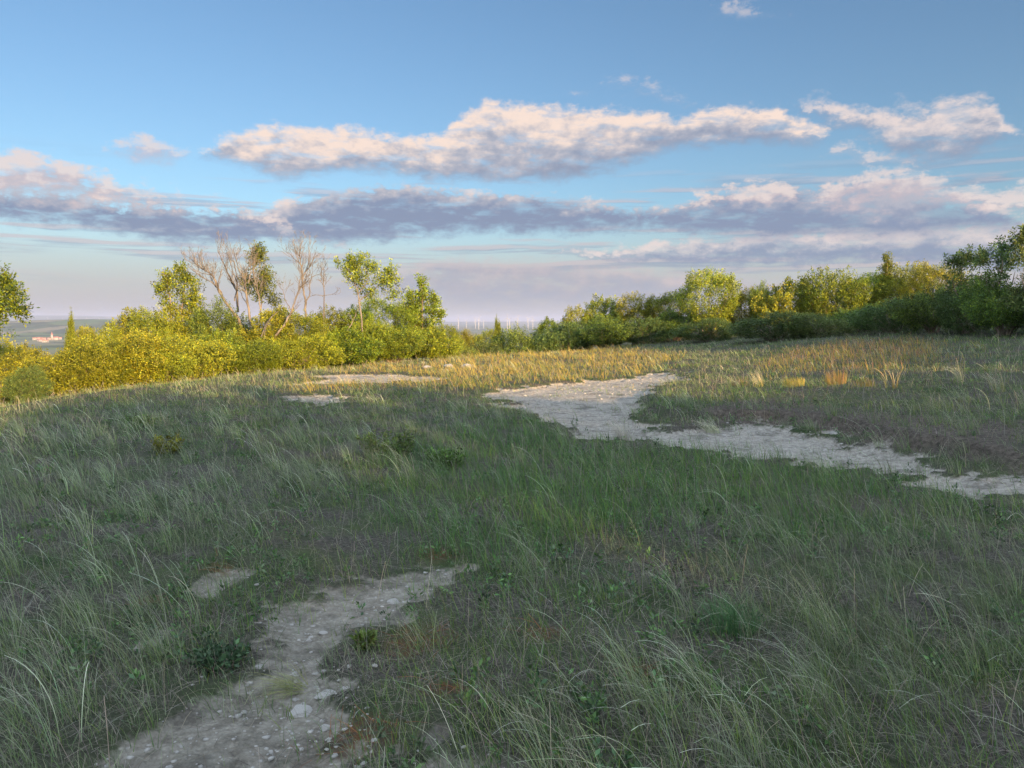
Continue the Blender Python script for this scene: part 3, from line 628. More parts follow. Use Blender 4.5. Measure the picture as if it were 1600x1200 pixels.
def bush_parts(seed, nshoot, cols, H=1.4, upness=0.7, lump=0.35, size=0.052, per_m=100, shoot=(0.12, 0.26), wr=0.6, nstem=26, cone=0.0):
    """bush of radius 1 and height H (scaled nearly evenly on placing; leaf size given for a 1.6 m radius)"""
    nshoot = int(nshoot * (0.45 + 0.42 * H))
    r_ = np.random.default_rng(seed); sh = []; stems = []
    lumps = r_.normal(0, 1, (11, 3)); lumps[:, 2] = np.abs(lumps[:, 2]); lumps /= np.linalg.norm(lumps, axis=1)[:, None]; la = r_.uniform(0.4, 1.0, 11)
    for k in range(nshoot):
        d = r_.normal(0, 1, 3); d[2] = d[2] * 0.95 + 0.15; d /= np.linalg.norm(d)
        lf = (1 - lump) + lump * max(a * math.exp(-6 * (1 - float(d @ l))) for a, l in zip(la, lumps)) * 1.3
        rr = lf * r_.uniform(0.45, 0.86) ** 0.55 if k % 4 == 0 else lf * r_.uniform(0.76, 0.92)
        z = 0.40 + d[2] * (0.52 if d[2] > 0 else 0.44) * rr / 0.9; hx = 1.0 if cone == 0 else max(0.10, 1 - cone * max(0, z))
        if d[2] < 0: hx *= min(1.5, 1 / math.sqrt(1 - d[2] ** 2 + 0.05)) ** 0.8
        bump = 1 + 0.16 * (vnoise(d[0] * 2.2 + seed, d[1] * 2.2 + d[2] * 2) - 0.5) * 2
        p = np.array([d[0] * rr * hx * bump, d[1] * rr * hx * bump, max(0.01, z * H * (0.55 + 0.45 * bump))])
        dd = d * np.array([1, 1, 0.6]) + np.array([0, 0, upness * 0.6]) + r_.normal(0, 0.40, 3); dd /= np.linalg.norm(dd)
        Lg = r_.uniform(*shoot) * (0.6 if rr < 0.7 else 1); sh.append((p, p + dd * Lg))
        if k < nstem:
            b0 = np.array([r_.normal(0, 0.06), r_.normal(0, 0.06), -0.05]); t = np.linspace(0, 1, 5)[:, None]
            pts = b0 * (1 - t) + p * t; pts[:, 2] += 0.12 * np.sin(t[:, 0] * PI); pts += r_.normal(0, 0.012, pts.shape)
            stems.append((pts, np.linspace(0.016, 0.004, 5)))
    return leaves(sh, per_m / 0.6, size / 1.6, 0.085, cols, r_, wr=wr), tube(stems, 4)
BUSH = {}
def bushkind(k, hr=1.3):
    H = min((1.1, 1.7, 2.6, 4.0), key=lambda c_: abs(math.log(hr / c_))); key = (k, H)
    if key not in BUSH:
        a = {'a': dict(seed=1, nshoot=1250, cols=LG), 'b': dict(seed=2, nshoot=1250, cols=LG + LB, lump=0.5, upness=0.9),
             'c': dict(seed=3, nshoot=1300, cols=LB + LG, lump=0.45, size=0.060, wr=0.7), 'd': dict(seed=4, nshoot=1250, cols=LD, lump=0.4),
             'e': dict(seed=5, nshoot=1200, cols=LD + LB, lump=0.55, upness=1.1, shoot=(0.16, 0.42)),
             'y': dict(seed=6, nshoot=1250, cols=LG + [(0.15, 0.17, 0.025)], lump=0.4, upness=0.9, shoot=(0.14, 0.32)),
             'v': dict(seed=8, nshoot=1100, cols=LG + LB, lump=0.55, upness=1.6, shoot=(0.16, 0.42), cone=0.88)}[k]
        (v, q_, c_), (sv, sq) = bush_parts(H=H, **a)
        BUSH[key] = (make_mesh('foliage_' + k, v, quads=q_, col=c_, mat=MLEAF), make_mesh('stems_' + k, sv, quads=sq, mat=MBARK))
    return BUSH[key] + (H,)
def bush(k, x, y, rad, h, label, group, name='shrub', cat='shrub', ry=None):
    me1, me2, H = bushkind(k, h / rad)
    o = empty(name, (x, y, gz1(x, y) - 0.08), random.uniform(0, 2 * PI))
    link('foliage', me1, o, sc=(rad, ry or rad, h / H)); link('stems', me2, o, sc=(rad, ry or rad, h / H))
    return tag(o, label, cat, group)
def pbush(k, X, top, D, wpx, label, group, **kw):
    d = pxdir(X, top); p = CAM + d * (D / d[1])
    x, y = p[0], p[1]; h = (p[2] - gz1(x, y) + 0.08) * 1.06
    bush(k, x, y, wpx / 2 / FPX * D * 1.2, max(h, 0.3), label, group, **kw)
G1 = 'shrubs of the sunlit thicket at left'; G2 = 'shrubs of the hedge climbing to the right'
ROWS = [
 # front of the left thicket
 ('a', 5, 548, 20.5, 130, 'yellow-green shrub at the left picture edge, behind the small round shrub', G1),
 ('d', 40, 574, 17.6, 62, 'small round shrub low at the left, its cast shade put into dark leaves', G1),  # dark leaf kind stands in for a shadow cast on ordinary foliage
 ('y', 118, 540, 21, 120, 'yellow-green shrub just right of the small round shrub, at the foot of the thicket', G1),
 ('c', 205, 522, 22.5, 110, 'bright leafy shrub at the thicket foot, below the rounded hump of its top', G1),
 ('b', 300, 528, 24, 120, 'dense yellow-green shrub in the front row left of the dead trunks', G1),
 ('y', 390, 540, 25.5, 110, 'bright yellow-green shrub in front of the leaning dead trunks', G1),
 ('a', 470, 528, 27, 110, 'olive green shrub at the front below the straight dead trunk', G1),
 ('c', 545, 520, 29, 110, 'leafy green shrub at the front below the rounded leafy tree', G1),
 ('b', 615, 512, 31, 100, 'yellow-green shrub at the front left of the cone shaped tree', G1),
 ('c', 672, 516, 33.5, 90, 'green shrub at the right end of the thicket under the cone shaped tree', G1),
 ('a', 160, 530, 21.8, 90, 'small yellow-green shrub between the two leafiest shrubs at the thicket foot, left half', G1),
 ('y', 255, 542, 23, 90, 'low bright shrub at the thicket foot below the airy leafy tree', G1),
 ('c', 345, 520, 25.5, 90, 'shrub rising in the second row left of the leaning dead trunk', G1),
 ('b', 432, 530, 27.0, 80, 'shrub in the second row below the curved dead trunk', G1),
 ('a', 510, 522, 29, 80, 'shrub in the second row below the small dead tree', G1),
 ('y', 580, 506, 31, 80, 'yellow-green shrub in the second row below the rounded leafy tree', G1),
 # back of the left thicket
 ('b', -20, 512, 25, 110, 'shrub cut by the left picture edge below the overhanging leafy branches', G1),
 ('a', 62, 536, 25, 90, 'low shrub under the gap through which the far village shows', G1),
 ('v', 109, 492, 26, 34, 'thin pointed young shrub right of the village gap', G1),
 ('y', 122, 512, 26.5, 70, 'shrub right beside the village gap', G1),
 ('a', 160, 502, 27, 90, 'yellow-green shrub on the skyline left of the rounded hump', G1),
 ('c', 196, 488, 28, 90, 'rounded hump of shrub on the skyline left of the airy leafy tree', G1),
 ('b', 248, 478, 28, 90, 'shrub at the foot of the airy leafy tree, left side', G1),
 ('a', 300, 468, 29, 100, 'shrub on the skyline between the airy tree and the dead trunks', G1),
 ('e', 352, 472, 28.4, 90, 'darker shrub behind the leaning dead trunks', G1),
 ('c', 415, 486, 28.0, 90, 'shrub behind the curved dead trunk', G1),
 ('b', 466, 482, 28.6, 90, 'shrub around the foot of the straight dead trunk', G1),
 ('a', 510, 478, 32, 80, 'shrub around the small dead tree', G1),
 ('c', 556, 482, 32, 80, 'shrub around the trunks of the rounded leafy tree', G1),
 ('b', 608, 462, 34, 90, 'tall leafy shrub between the rounded tree and the cone shaped tree', G1),
 ('y', 640, 472, 35, 60, 'narrow tall shrub touching the left side of the cone shaped tree', G1),
 ('b', 694, 508, 37, 60, 'shrub stepping down right of the cone shaped tree', G1),
 # gap in the middle
 ('y', 722, 515, 50, 48, 'small sunlit shrub left of centre on the skyline below the first wind turbine', G2),
 ('b', 750, 510, 52, 56, 'small sunlit shrub right in the gap, below the wind turbines', G2),
 ('v', 776, 499, 52, 30, 'small pointed tree in the gap between the wind turbines', G2),
 ('e', 715, 545, 41, 60, 'low dark shaded shrub at the end of the sunlit thicket', G2),
 ('d', 765, 538, 43, 90, 'low dark shaded shrub in the gap behind the dry grass', G2),
 ('e', 825, 522, 44, 90, 'low dark green shrub where the hedge begins to rise', G2),
 ('d', 885, 508, 44, 100, 'dark shaded shrub at the foot of the hedge left of its middle', G2),
 ('e', 945, 500, 43.5, 100, 'dark shaded shrub low in the middle of the hedge', G2),
 ('d', 1005, 500, 43, 90, 'dark green shaded shrub low in the hedge left of the big yellow-green shrub', G2),
 ('c', 862, 500, 47, 60, 'small shrub with lit top at the start of the hedge', G2),
 ('y', 900, 484, 47, 70, 'lit yellow shrub on the hedge skyline, first from the left', G2),
 ('c', 945, 468, 47, 76, 'lit green shrub on the hedge skyline with a ragged top', G2),
 ('y', 995, 463, 46, 80, 'lit yellow shrub on the hedge skyline beside the ragged green one', G2),
 ('b', 1042, 456, 45, 70, 'lit shrub on the skyline touching the big yellow-green shrub from the left', G2),
 ('e', 1058, 486, 43, 60, 'grey-green shaded shrub under the left side of the big yellow-green shrub', G2),
 ('a', 1168, 452, 43, 80, 'lit shrub right below the big yellow-green shrub', G2),
 ('e', 1190, 444, 42, 46, 'dark upright shrub standing right of the big yellow-green shrub', G2),
 ('c', 1235, 444, 41, 100, 'green shrub with thin twiggy top right of the dark upright shrub', G2),
 ('y', 1300, 431, 40, 110, 'long yellow lit shrub on the skyline left of the pointed shrub', G2),
 ('b', 1352, 426, 39.5, 80, 'lit shrub just left of the pointed shrub', G2),
 ('y', 1412, 417, 39, 90, 'bright yellow lit shrub right of the pointed shrub', G2),
 ('a', 1462, 412, 37, 80, 'last lit shrub before the tall dark trees at right', G2),
 ('d', 1215, 490, 34, 130, 'wide dark shaded shrub in front of the hedge, left of its dead twigs', G2),
 ('d', 1275, 492, 33, 90, 'low dark shrub beside the grey feather grass clump', G2),
 ('e', 1350, 482, 34, 100, 'dark green shrub below the pointed shrub', G2),
 ('d', 1400, 470, 31, 120, 'dark green shrub below the last yellow shrub', G2),
 ('e', 1460, 456, 29, 120, 'dark shrub at the left foot of the tall dark trees', G2),
 ('d', 1515, 450, 27, 110, 'very dark shrub at the foot of the tall dark trees', G2),
 ('e', 1575, 440, 25, 120, 'dark shrub at the right picture edge beneath the tallest tree', G2),
 ('d', 1640, 430, 24, 120, 'dark shrub cut off by the right picture edge', G2),
]
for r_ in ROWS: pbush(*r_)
# the big rounded shrub and the pointed ones
pbush('d', 1108, 500, 39, 96, 'low dark shrub hiding the foot of the big yellow-green shrub', G2)
pbush('b', 1112, 420, 42, 100, 'big yellow-green shrub with spiky shoots, highest in the middle of the hedge', G2, name='tall_shrub')
pbush('b', 1390, 432, 39.3, 60, 'shrub at the foot of the thin spire', G2)

# trees --------------------------------------------------------------
def at(X, Y, D):
    d = pxdir(X, Y); return CAM + d * (D / d[1])
def smooth_path(pts, n=4):
    pts = np.asarray(pts, float); out = []
    for i in range(len(pts) - 1):
        p0 = pts[max(i - 1, 0)]; p1 = pts[i]; p2 = pts[i + 1]; p3 = pts[min(i + 2, len(pts) - 1)]
        for k in range(n):
            t = k / n; out.append(0.5 * ((2 * p1) + (-p0 + p2) * t + (2 * p0 - 5 * p1 + 4 * p2 - p3) * t * t + (-p0 + 3 * p1 - 3 * p2 + p3) * t ** 3))
    out.append(pts[-1]); return np.array(out)
def twigs(path, rad, r_, level, out, length, up=0.35, dens=1.0, start=0.25):
    L = np.linalg.norm(np.diff(path, axis=0), axis=1).sum(); n = max(2, int(L * 3.2 * dens))
    for k in range(n):
        t = r_.uniform(start, 1.0); f = t * (len(path) - 1); i = min(int(f), len(path) - 2); p = path[i] + (path[i + 1] - path[i]) * (f - i)
        tg = path[i + 1] - path[i]; tg = tg / (np.linalg.norm(tg) + 1e-9); rn = r_.normal(0, 1, 3); rn -= tg * (rn @ tg); rn /= np.linalg.norm(rn)
        d = tg * 0.85 + rn * r_.uniform(0.45, 0.85) + np.array([0, 0, up]); d /= np.linalg.norm(d)
        ln = length * r_.uniform(0.5, 1.1) * (1 - 0.4 * t); m = 5; pts = [p]; cur = d
        for j in range(m):
            cur = cur + r_.normal(0, 0.16, 3) + np.array([0, 0, up * 0.2]); cur /= np.linalg.norm(cur); pts.append(pts[-1] + cur * ln / m)
        pts = np.array(pts); r0 = min(rad[i] * 0.55, ln * 0.014 + 0.006); rr = np.linspace(r0, 0.005, m + 1); out.append((pts, rr))
        if level > 0: twigs(pts, rr, r_, level - 1, out, length * 0.48, up, dens * 1.2, 0.2)
def traced(name, D, limbs, seed, label, cat, mat, level=2, tw=0.9, dens=1.0, depth=0.5, leafy=None, group=None):
    """limbs: list of (pixel points, r0, r1)"""
    r_ = np.random.default_rng(seed); first = at(*limbs[0][0][0], D); bz = gz1(first[0], first[1]); org = np.array([first[0], first[1], bz - 0.05])
    trunks = []; tw_ = []
    for i, (pts, r0, r1) in enumerate(limbs):
        w = np.array([at(a, b, D) for a, b in pts]); sgn = r_.uniform(-1, 1)
        hgt = np.clip((w[:, 2] - bz) / 4, 0, 1.2); w[:, 1] += sgn * depth * hgt
        if limbs[i][0][0][1] > 490:                         # stands on the ground
            foot = w[0].copy(); foot[2] = bz - 0.1; foot[0] -= (w[1][0] - w[0][0]) * 0.5; w = np.vstack([foot, w])
        p = smooth_path(w) ; rr = (r0 * (1 - np.linspace(0, 1, len(p))) ** 0.9 + r1) * 0.45; p = p + r_.normal(0, 0.012, p.shape)
        trunks.append((p - org, rr)); o2 = []; twigs(p, rr, r_, level, o2, tw, dens=dens, start=0.45 if limbs[i][0][0][1] > 490 else 0.2); tw_ += [(a - org, b) for a, b in o2]
    root = empty(name, org); v, q_ = tube(trunks, 8); link('trunk', make_mesh('trunk', v, quads=q_, mat=mat, smooth=True), root)
    v, q_ = tube(tw_, 4); link('branches', make_mesh('branches', v, quads=q_, mat=mat, smooth=True), root)
    if leafy: leafy(root, org, r_, trunks, tw_)
    return tag(root, label, cat, group)
def blobs(D, specs, cols, per_m=42, size=0.085, dens=1.0, wr=0.45, spread=0.13):
    """leaf masses: (X, Y, rx px, ry px); shoots inside an ellipsoid"""
    def f(root, org, r_, trunks, tw_):
        sh = []
        for (X, Y, rx, ry) in specs:
            c_ = at(X, Y, D); ax = rx / FPX * D; az = ry / FPX * D
            n = int(30 * dens * max(0.6, ax * az * 3.2)); sub = [c_ + r_.normal(0, 0.42, 3) * np.array([ax, ax, az]) for _ in range(max(3, n // 9))]
            for k in range(n):
                d = r_.normal(0, 1, 3); d /= np.linalg.norm(d); d *= r_.uniform(0.3, 1.0) ** 0.5
                p = sub[r_.integers(len(sub))] + d * np.array([ax, ax * 0.9, az]) * 0.42; dd = d * 0.7 + np.array([0, 0, 0.6]) + r_.normal(0, 0.3, 3); dd /= np.linalg.norm(dd)
                sh.append((p - org, p - org + dd * r_.uniform(0.18, 0.40)))
        v, q_, c2 = leaves(sh, per_m / 0.5, size, spread, cols, r_, wr=wr); link('foliage', make_mesh('foliage', v, quads=q_, col=c2, mat=MLEAF), root)
    return f
DT = 29.0
traced('dead_tree', DT, [
    ([(379, 512), (368, 487), (353, 467), (344, 444), (338, 431), (318, 418), (305, 404)], 0.13, 0.022),
    ([(353, 467), (345, 452), (330, 440), (312, 428), (298, 416)], 0.05, 0.012),
    ([(370, 488), (367, 454), (355, 431), (346, 411), (336, 390)], 0.085, 0.016),
    ([(367, 454), (364, 435), (356, 412), (352, 392)], 0.05, 0.012),
    ([(367, 470), (372, 448), (370, 425), (364, 402)], 0.05, 0.012)], 11, 'bare dead tree leaning left with many pale forked limbs, leftmost dead trunk', 'tree', MDEAD, 2, 1.1, 1.55)
traced('dead_tree', DT - 0.8, [
    ([(395, 530), (392, 491), (388, 461), (385, 442), (379, 425), (372, 402)], 0.115, 0.016),
    ([(385, 442), (390, 425), (386, 405)], 0.05, 0.012),
    ([(407, 512), (402, 472), (397, 445), (391, 420), (393, 398)], 0.06, 0.012),
    ([(388, 480), (379, 466), (373, 452)], 0.04, 0.012)], 12, 'upright forked dead trunk with reddish bark beside the leaning dead tree', 'tree', MDEAD, 2, 0.95, 1.5)
traced('dead_tree', DT - 1.5, [
    ([(426, 535), (445, 502), (454, 484), (460, 461), (468, 445)], 0.085, 0.035),
    ([(454, 484), (444, 470), (440, 455), (430, 444)], 0.025, 0.01), ([(468, 445), (466, 425), (462, 410), (452, 400), (446, 386)], 0.035, 0.01)], 13, 'slender dead trunk curving up to the right', 'tree', MDEAD, 2, 0.85, 1.6)
traced('dead_stump', DT - 2, [([(407, 536), (409, 519), (419, 499), (432, 486)], 0.055, 0.03), ([(413, 515), (420, 507), (420, 498)], 0.03, 0.012)], 14,
    'short crooked dead stem bending right among the shrubs', 'tree', MDEAD, 0, 0.25, 0.4)
traced('dead_tree', DT + 0.6, [
    ([(476, 520), (476, 472), (472, 450), (471, 431), (467, 410), (466, 394), (468, 377)], 0.10, 0.012),
    ([(471, 431), (478, 414), (480, 395), (478, 381)], 0.045, 0.012), ([(472, 433), (484, 415), (490, 404), (498, 396)], 0.04, 0.010),
    ([(467, 412), (456, 402), (446, 392)], 0.035, 0.010),
    ([(476, 472), (483, 462), (485, 436), (497, 428)], 0.05, 0.012)], 15, 'straight tall dead tree with a fan of bare upright twigs', 'tree', MDEAD, 2, 0.95, 1.5)
traced('dead_tree', DT + 1.5, [
    ([(505, 508), (506, 465), (505, 439), (501, 427), (510, 410)], 0.055, 0.010), ([(506, 463), (496, 461), (490, 462)], 0.02, 0.008), ([(506, 463), (518, 461), (530, 457)], 0.02, 0.008)], 16,
    'small thin dead tree with short level twigs, right of the straight one', 'tree', MDEAD, 2, 0.7, 1.4)
traced('leafy_tree', DT + 0.2, [([(402, 520), (406, 470), (408, 430), (404, 398)], 0.05, 0.012)], 17, 'narrow dark leafy tree rising between the dead trunks', 'tree', MBARK, 1, 0.3, 0.5,
    leafy=blobs(DT + 0.2, [(403, 396, 7, 9), (403, 412, 11, 13), (411, 430, 13, 16), (420, 452, 12, 18), (410, 462, 14, 12), (394, 452, 10, 12), (424, 472, 10, 12), (386, 448, 8, 9), (405, 404, 8, 10), (412, 440, 14, 14)], LB + LD, dens=1.7, size=0.075))
traced('leafy_tree', DT, [
    ([(268, 505), (268, 470), (264, 445), (262, 430)], 0.05, 0.014), ([(282, 505), (284, 470), (286, 445), (290, 428)], 0.045, 0.012),
    ([(296, 505), (300, 470), (305, 448)], 0.04, 0.012)], 18, 'airy light green tree with several thin stems left of the dead trees', 'tree', MBARK, 1, 0.4, 0.7,
    leafy=blobs(DT, [(268, 436, 12, 11), (283, 428, 9, 9), (260, 454, 11, 13), (277, 450, 13, 12), (297, 436, 9, 12), (303, 455, 11, 13), (262, 475, 14, 12), (287, 474, 16, 12), (308, 470, 9, 10), (252, 462, 6, 8), (270, 490, 16, 12), (300, 488, 14, 10), (284, 440, 10, 10)], LB + LG, dens=1.6, size=0.078))
traced('leafy_tree', DT + 1.0, [
    ([(567, 524), (564, 485), (560, 460), (554, 442), (548, 425)], 0.07, 0.02), ([(560, 460), (572, 445), (578, 428)], 0.035, 0.012),
    ([(562, 470), (585, 452), (600, 440), (608, 432)], 0.035, 0.01), ([(535, 530), (551, 500), (561, 476)], 0.04, 0.02)], 19, 'rounded leafy tree on bare slanting stems, its small side crown to the right', 'tree', MDEAD, 2, 0.4, 0.8,
    leafy=blobs(DT + 1, [(538, 415, 13, 11), (553, 408, 14, 9), (570, 412, 15, 10), (548, 430, 15, 13), (568, 430, 17, 13), (560, 446, 14, 10), (585, 424, 10, 9), (605, 428, 9, 9), (614, 438, 8, 8), (596, 443, 9, 8), (580, 458, 14, 9), (606, 464, 14, 10)], LB + LG, dens=1.6, size=0.078))
traced('cone_tree', 34.5, [([(660, 525), (661, 490), (660, 460), (659, 446)], 0.06, 0.015), ([(676, 520), (678, 480), (676, 462)], 0.03, 0.01)], 20, 'cone shaped green tree with a pointed top at the right end of the thicket', 'tree', MBARK, 1, 0.35, 0.8,
    leafy=blobs(34.5, [(659, 445, 4, 8), (659, 458, 8, 11), (661, 474, 12, 12), (660, 490, 17, 12), (676, 466, 5, 10), (678, 484, 9, 12), (640, 466, 4, 9), (644, 482, 8, 12), (686, 492, 6, 8), (668, 506, 20, 12)], LG + LB, dens=2.1))
traced('leafy_tree', 17.0, [
    ([(-70, 560), (-58, 500), (-38, 465), (-16, 452), (6, 450)], 0.09, 0.012), ([(-58, 500), (-30, 490), (-5, 486), (20, 487)], 0.05, 0.010),
    ([(-45, 475), (-40, 445), (-26, 436), (-12, 440)], 0.04, 0.010)], 21, 'tree reaching in from the left picture edge with lobed leafy branches', 'tree', MBARK, 1, 0.5, 0.8,
    leafy=blobs(17.0, [(-8, 438, 8, 6), (8, 449, 8, 5), (22, 462, 6, 4), (-18, 456, 10, 6), (0, 474, 9, 5), (16, 484, 9, 4), (28, 490, 6, 3), (-22, 484, 11, 7), (-8, 504, 8, 5), (-40, 455, 14, 12), (-44, 490, 14, 14), (-12, 526, 8, 7)], LD + LG, dens=1.3, size=0.07))
traced('pointed_tree', 39.0, [([(1385, 520), (1386, 470), (1385, 430), (1385, 401)], 0.05, 0.012)], 22, 'pointed young tree with a thin ragged spire rising above the hedge', 'tree', MBARK, 1, 0.22, 1.2,
    leafy=blobs(39.0, [(1385, 406, 2, 5), (1386, 415, 4, 6), (1381, 422, 4, 5), (1389, 425, 5, 6), (1384, 434, 8, 7), (1393, 438, 5, 6), (1377, 440, 6, 6), (1386, 450, 12, 9), (1386, 468, 14, 12)], LG + LB, dens=1.5, size=0.07, spread=0.10))
def tall(X, top, D, specs, seed, label):
    return traced('dark_tree', D, [([(X, 520), (X + 3, 480), (X - 3, 450), (X, top + 18)], 0.11, 0.02), ([(X, 480), (X - 16, 455), (X - 22, 430)], 0.05, 0.012), ([(X, 470), (X + 18, 445), (X + 22, 425)], 0.05, 0.012)],
                  seed, label, 'tree', MBARK, 1, 0.45, 0.8, leafy=blobs(D, specs, LD, dens=1.5, size=0.08), group='tall dark trees at the right')
tall(1510, 392, 27, [(1500, 410, 14, 12), (1515, 402, 14, 9), (1488, 415, 9, 6), (1530, 412, 16, 12), (1500, 435, 22, 18), (1530, 440, 24, 20), (1515, 465, 30, 20)], 31, 'dark leafy tree with a ragged top, leftmost of the tall trees at right')
tall(1560, 386, 25, [(1555, 398, 16, 10), (1575, 392, 14, 8), (1545, 412, 18, 12), (1575, 415, 22, 14), (1560, 440, 28, 20), (1565, 470, 32, 22)], 32, 'dark leafy tree in the middle of the tall trees at right')
tall(1612, 362, 23, [(1600, 372, 10, 7), (1616, 366, 14, 9), (1590, 382, 6, 4), (1612, 390, 22, 14), (1600, 415, 28, 18), (1620, 440, 34, 24), (1610, 475, 36, 24)], 33, 'tallest dark tree, cut by the right picture edge')

# ------------------------------------------------------------------ the wood that throws the shade: right of and behind the viewpoint
HU = [(-30, 2.7), (0, 2.75), (1.9, 3.1), (3.7, 3.6), (5, 3.9), (6.2, 3.85), (7, 3.5), (8.1, 3.0), (9.9, 2.5), (12, 2.1), (13.5, 1.88), (15, 1.85), (16.2, 2.25), (18, 2.85), (20.4, 3.1),
      (22.7, 3.15), (24.6, 4.5), (26, 6.3), (27.5, 7.5), (29, 6.9), (31, 6.3), (33, 6.0), (35, 6.3), (37, 6.0), (39, 6.3), (44, 6.8), (60, 7)]
def Hu(u): return float(np.interp(u, [a for a, b in HU], [b for a, b in HU])) + (0.95 if u < 3.5 else 0.45 if u < 7 else 0.32 if u < 24 else 0.0)
GW = 'shrubs and trees of the wood behind the viewpoint'
k = 0
for row, (s0, off) in enumerate(((22.0, 0.0),)):
    u = -22.0 + off
    while u < 48:
        x = u * math.cos(SUN_A) + s0 * math.sin(SUN_A); y = u * math.sin(SUN_A) - s0 * math.cos(SUN_A)
        top = Hu(u) + s0 * math.tan(SUN_E) + (0.0 if row == 0 else -0.12)
        bush('adbec'[k % 5], x, y, 2.1, top - gz1(x, y) + 0.08, 'dense tall shrub of the wood behind the viewpoint, throwing the long shade', GW, name='wood_shrub')
        u += 1.7; k += 1

x, y, r = scatter(5200, 2.2, 22, 1.3); pt = fbm(x * 1.1, y * 1.1, 91); m = (pt > 0.50) & (rng.random(len(x)) > bare(x, y)); x, y, r = keep_by(m, x, y, r); z = gz(x, y)
sh = []
for xx, yy, zz, rr in zip(x, y, z, r):
    hh = random.uniform(0.03, 0.09) * (1 + rr * 0.03); sh.append((np.array([xx, yy, zz]), np.array([xx + random.gauss(0, 0.02), yy + random.gauss(0, 0.02), zz + hh])))
v, q_, c_ = leaves(sh, 200, 0.032, 0.035, [(0.075, 0.14, 0.04), (0.10, 0.17, 0.05), (0.06, 0.11, 0.05), (0.11, 0.15, 0.08)], np.random.default_rng(5), up=0.8, wr=0.45)
tag(link('herbs', make_mesh('herbs', v, quads=q_, col=c_, mat=MLEAF)), 'small leafy herbs growing through the short grass', 'herbs', kind='stuff')
# ------------------------------------------------------------------ plants on the slope
def low_plant(k, X, Y, wpx, hpx, label, name='low_shrub'):
    p = hit(X, Y); D = np.linalg.norm(p - CAM); sc = wpx / 2 / FPX * D
    r_ = np.random.default_rng(int(X)); sh = []
    for i in range(70):
        a = r_.uniform(0, 2 * PI); rr = sc * math.sqrt(r_.random()) * 0.8; b0 = np.array([rr * math.cos(a), rr * math.sin(a), 0.02]); d = np.array([math.cos(a) * 0.4, math.sin(a) * 0.4, 1]) + r_.normal(0, 0.2, 3)
        sh.append((b0, b0 + d * hpx / FPX * D * r_.uniform(0.5, 1.0) * (1 - 0.4 * rr / sc)))
    v, q_, c_ = leaves(sh, 160, 0.035, 0.03, k, r_, wr=0.5)
    root = empty(name, (p[0], p[1], gz1(p[0], p[1]))); link('foliage', make_mesh('foliage', v, quads=q_, col=c_, mat=MLEAF), root)
    sv, sq = tube([(np.array([a, (a + b) / 2 + 0.004, b]), [0.003, 0.0025, 0.0015]) for a, b in sh[:40]], 4); link('stems', make_mesh('stems', sv, quads=sq, mat=MBARK), root)
    tag(root, label, 'plant')
low_plant(LD, 608, 712, 76, 40, 'dark green low shrub in the middle of the grass slope')
low_plant([(0.07, 0.16, 0.03), (0.06, 0.12, 0.03)], 700, 726, 56, 30, 'brighter green leafy plant just right of the dark low shrub', 'leafy_plant')
low_plant(LG, 262, 706, 34, 26, 'yellow-green leafy plant standing alone in the grey grass at left', 'leafy_plant')
low_plant(LD, 218, 668, 40, 14, 'small flat green plant on the far part of the left slope', 'leafy_plant')
low_plant(LD, 570, 1016, 22, 12, 'tiny grey-green rosette on the foreground bare patch', 'rosette')
low_plant([(0.05, 0.11, 0.05), (0.04, 0.08, 0.04)], 345, 1052, 80, 20, 'blue-green low plant at the left edge of the foreground bare patch', 'leafy_plant')
def tuft(X, Y, nb, L, w, cols, tips, label, rad=0.06, p1=(0.6, 1.6), p0=0.2, name='grass_tuft', psj=0.6):
    p = hit(X, Y); x = np.array([p[0]]); y = np.array([p[1]])
    v, q_, c_ = tufts(x, y, nb, rad, L, w, lambda n: cvar(cols, n), lambda n: cvar(tips, n), 1.4, p0, p1, 7, psj)
    org = np.array([p[0], p[1], gz1(p[0], p[1])])
    tag(link(name, make_mesh(name, v - org, quads=q_, col=c_, mat=MGRASS), None, org), label, 'grass tuft')
PALE = [(0.42, 0.42, 0.32), (0.50, 0.49, 0.40)]
tuft(1140, 985, 210, (0.10, 0.30), (0.0028, 0.0046), [(0.05, 0.12, 0.045), (0.06, 0.14, 0.05)], [(0.08, 0.17, 0.06)], 'fresh bright green grass tuft in the right foreground', 0.13, (0.5, 1.4), psj=2.5)
tuft(470, 1080, 150, (0.10, 0.28), (0.0016, 0.0026), [(0.13, 0.14, 0.04), (0.10, 0.12, 0.04)], [(0.20, 0.20, 0.08)], 'yellow-green grass tuft lying flat over the foreground bare patch', 0.05, (1.4, 1.9), 1.1, psj=0.3)
tuft(975, 688, 120, (0.25, 0.45), (0.0012, 0.002), TAN, PALE, 'bristly straw coloured tuft on the chalk path', 0.12, (0.3, 1.2), psj=1.6)
tuft(1115, 668, 150, (0.30, 0.55), (0.0012, 0.002), GREY, PALE, 'grey tuft arching over the edge of the chalk path', 0.12, (1.3, 2.0), 0.5)
tuft(1155, 610, 110, (0.25, 0.5), (0.0014, 0.0022), YEL + RED, YEL + PALE, 'sunlit yellow tuft at the left end of the bank beyond the path', 0.18, (0.3, 1.3), 0.1)
tuft(1185, 612, 70, (0.35, 0.75), (0.0014, 0.0024), YEL, PALE, 'tall sunlit yellow tuft bending left beyond the path', 0.12, (0.6, 1.5), 0.1, psj=0.3)
tuft(1240, 618, 260, (0.25, 0.45), (0.0016, 0.0024), YEL, YEL, 'bright yellow sunlit upright tuft on the bank beyond the path', 0.2, (0.1, 0.6), 0.08)
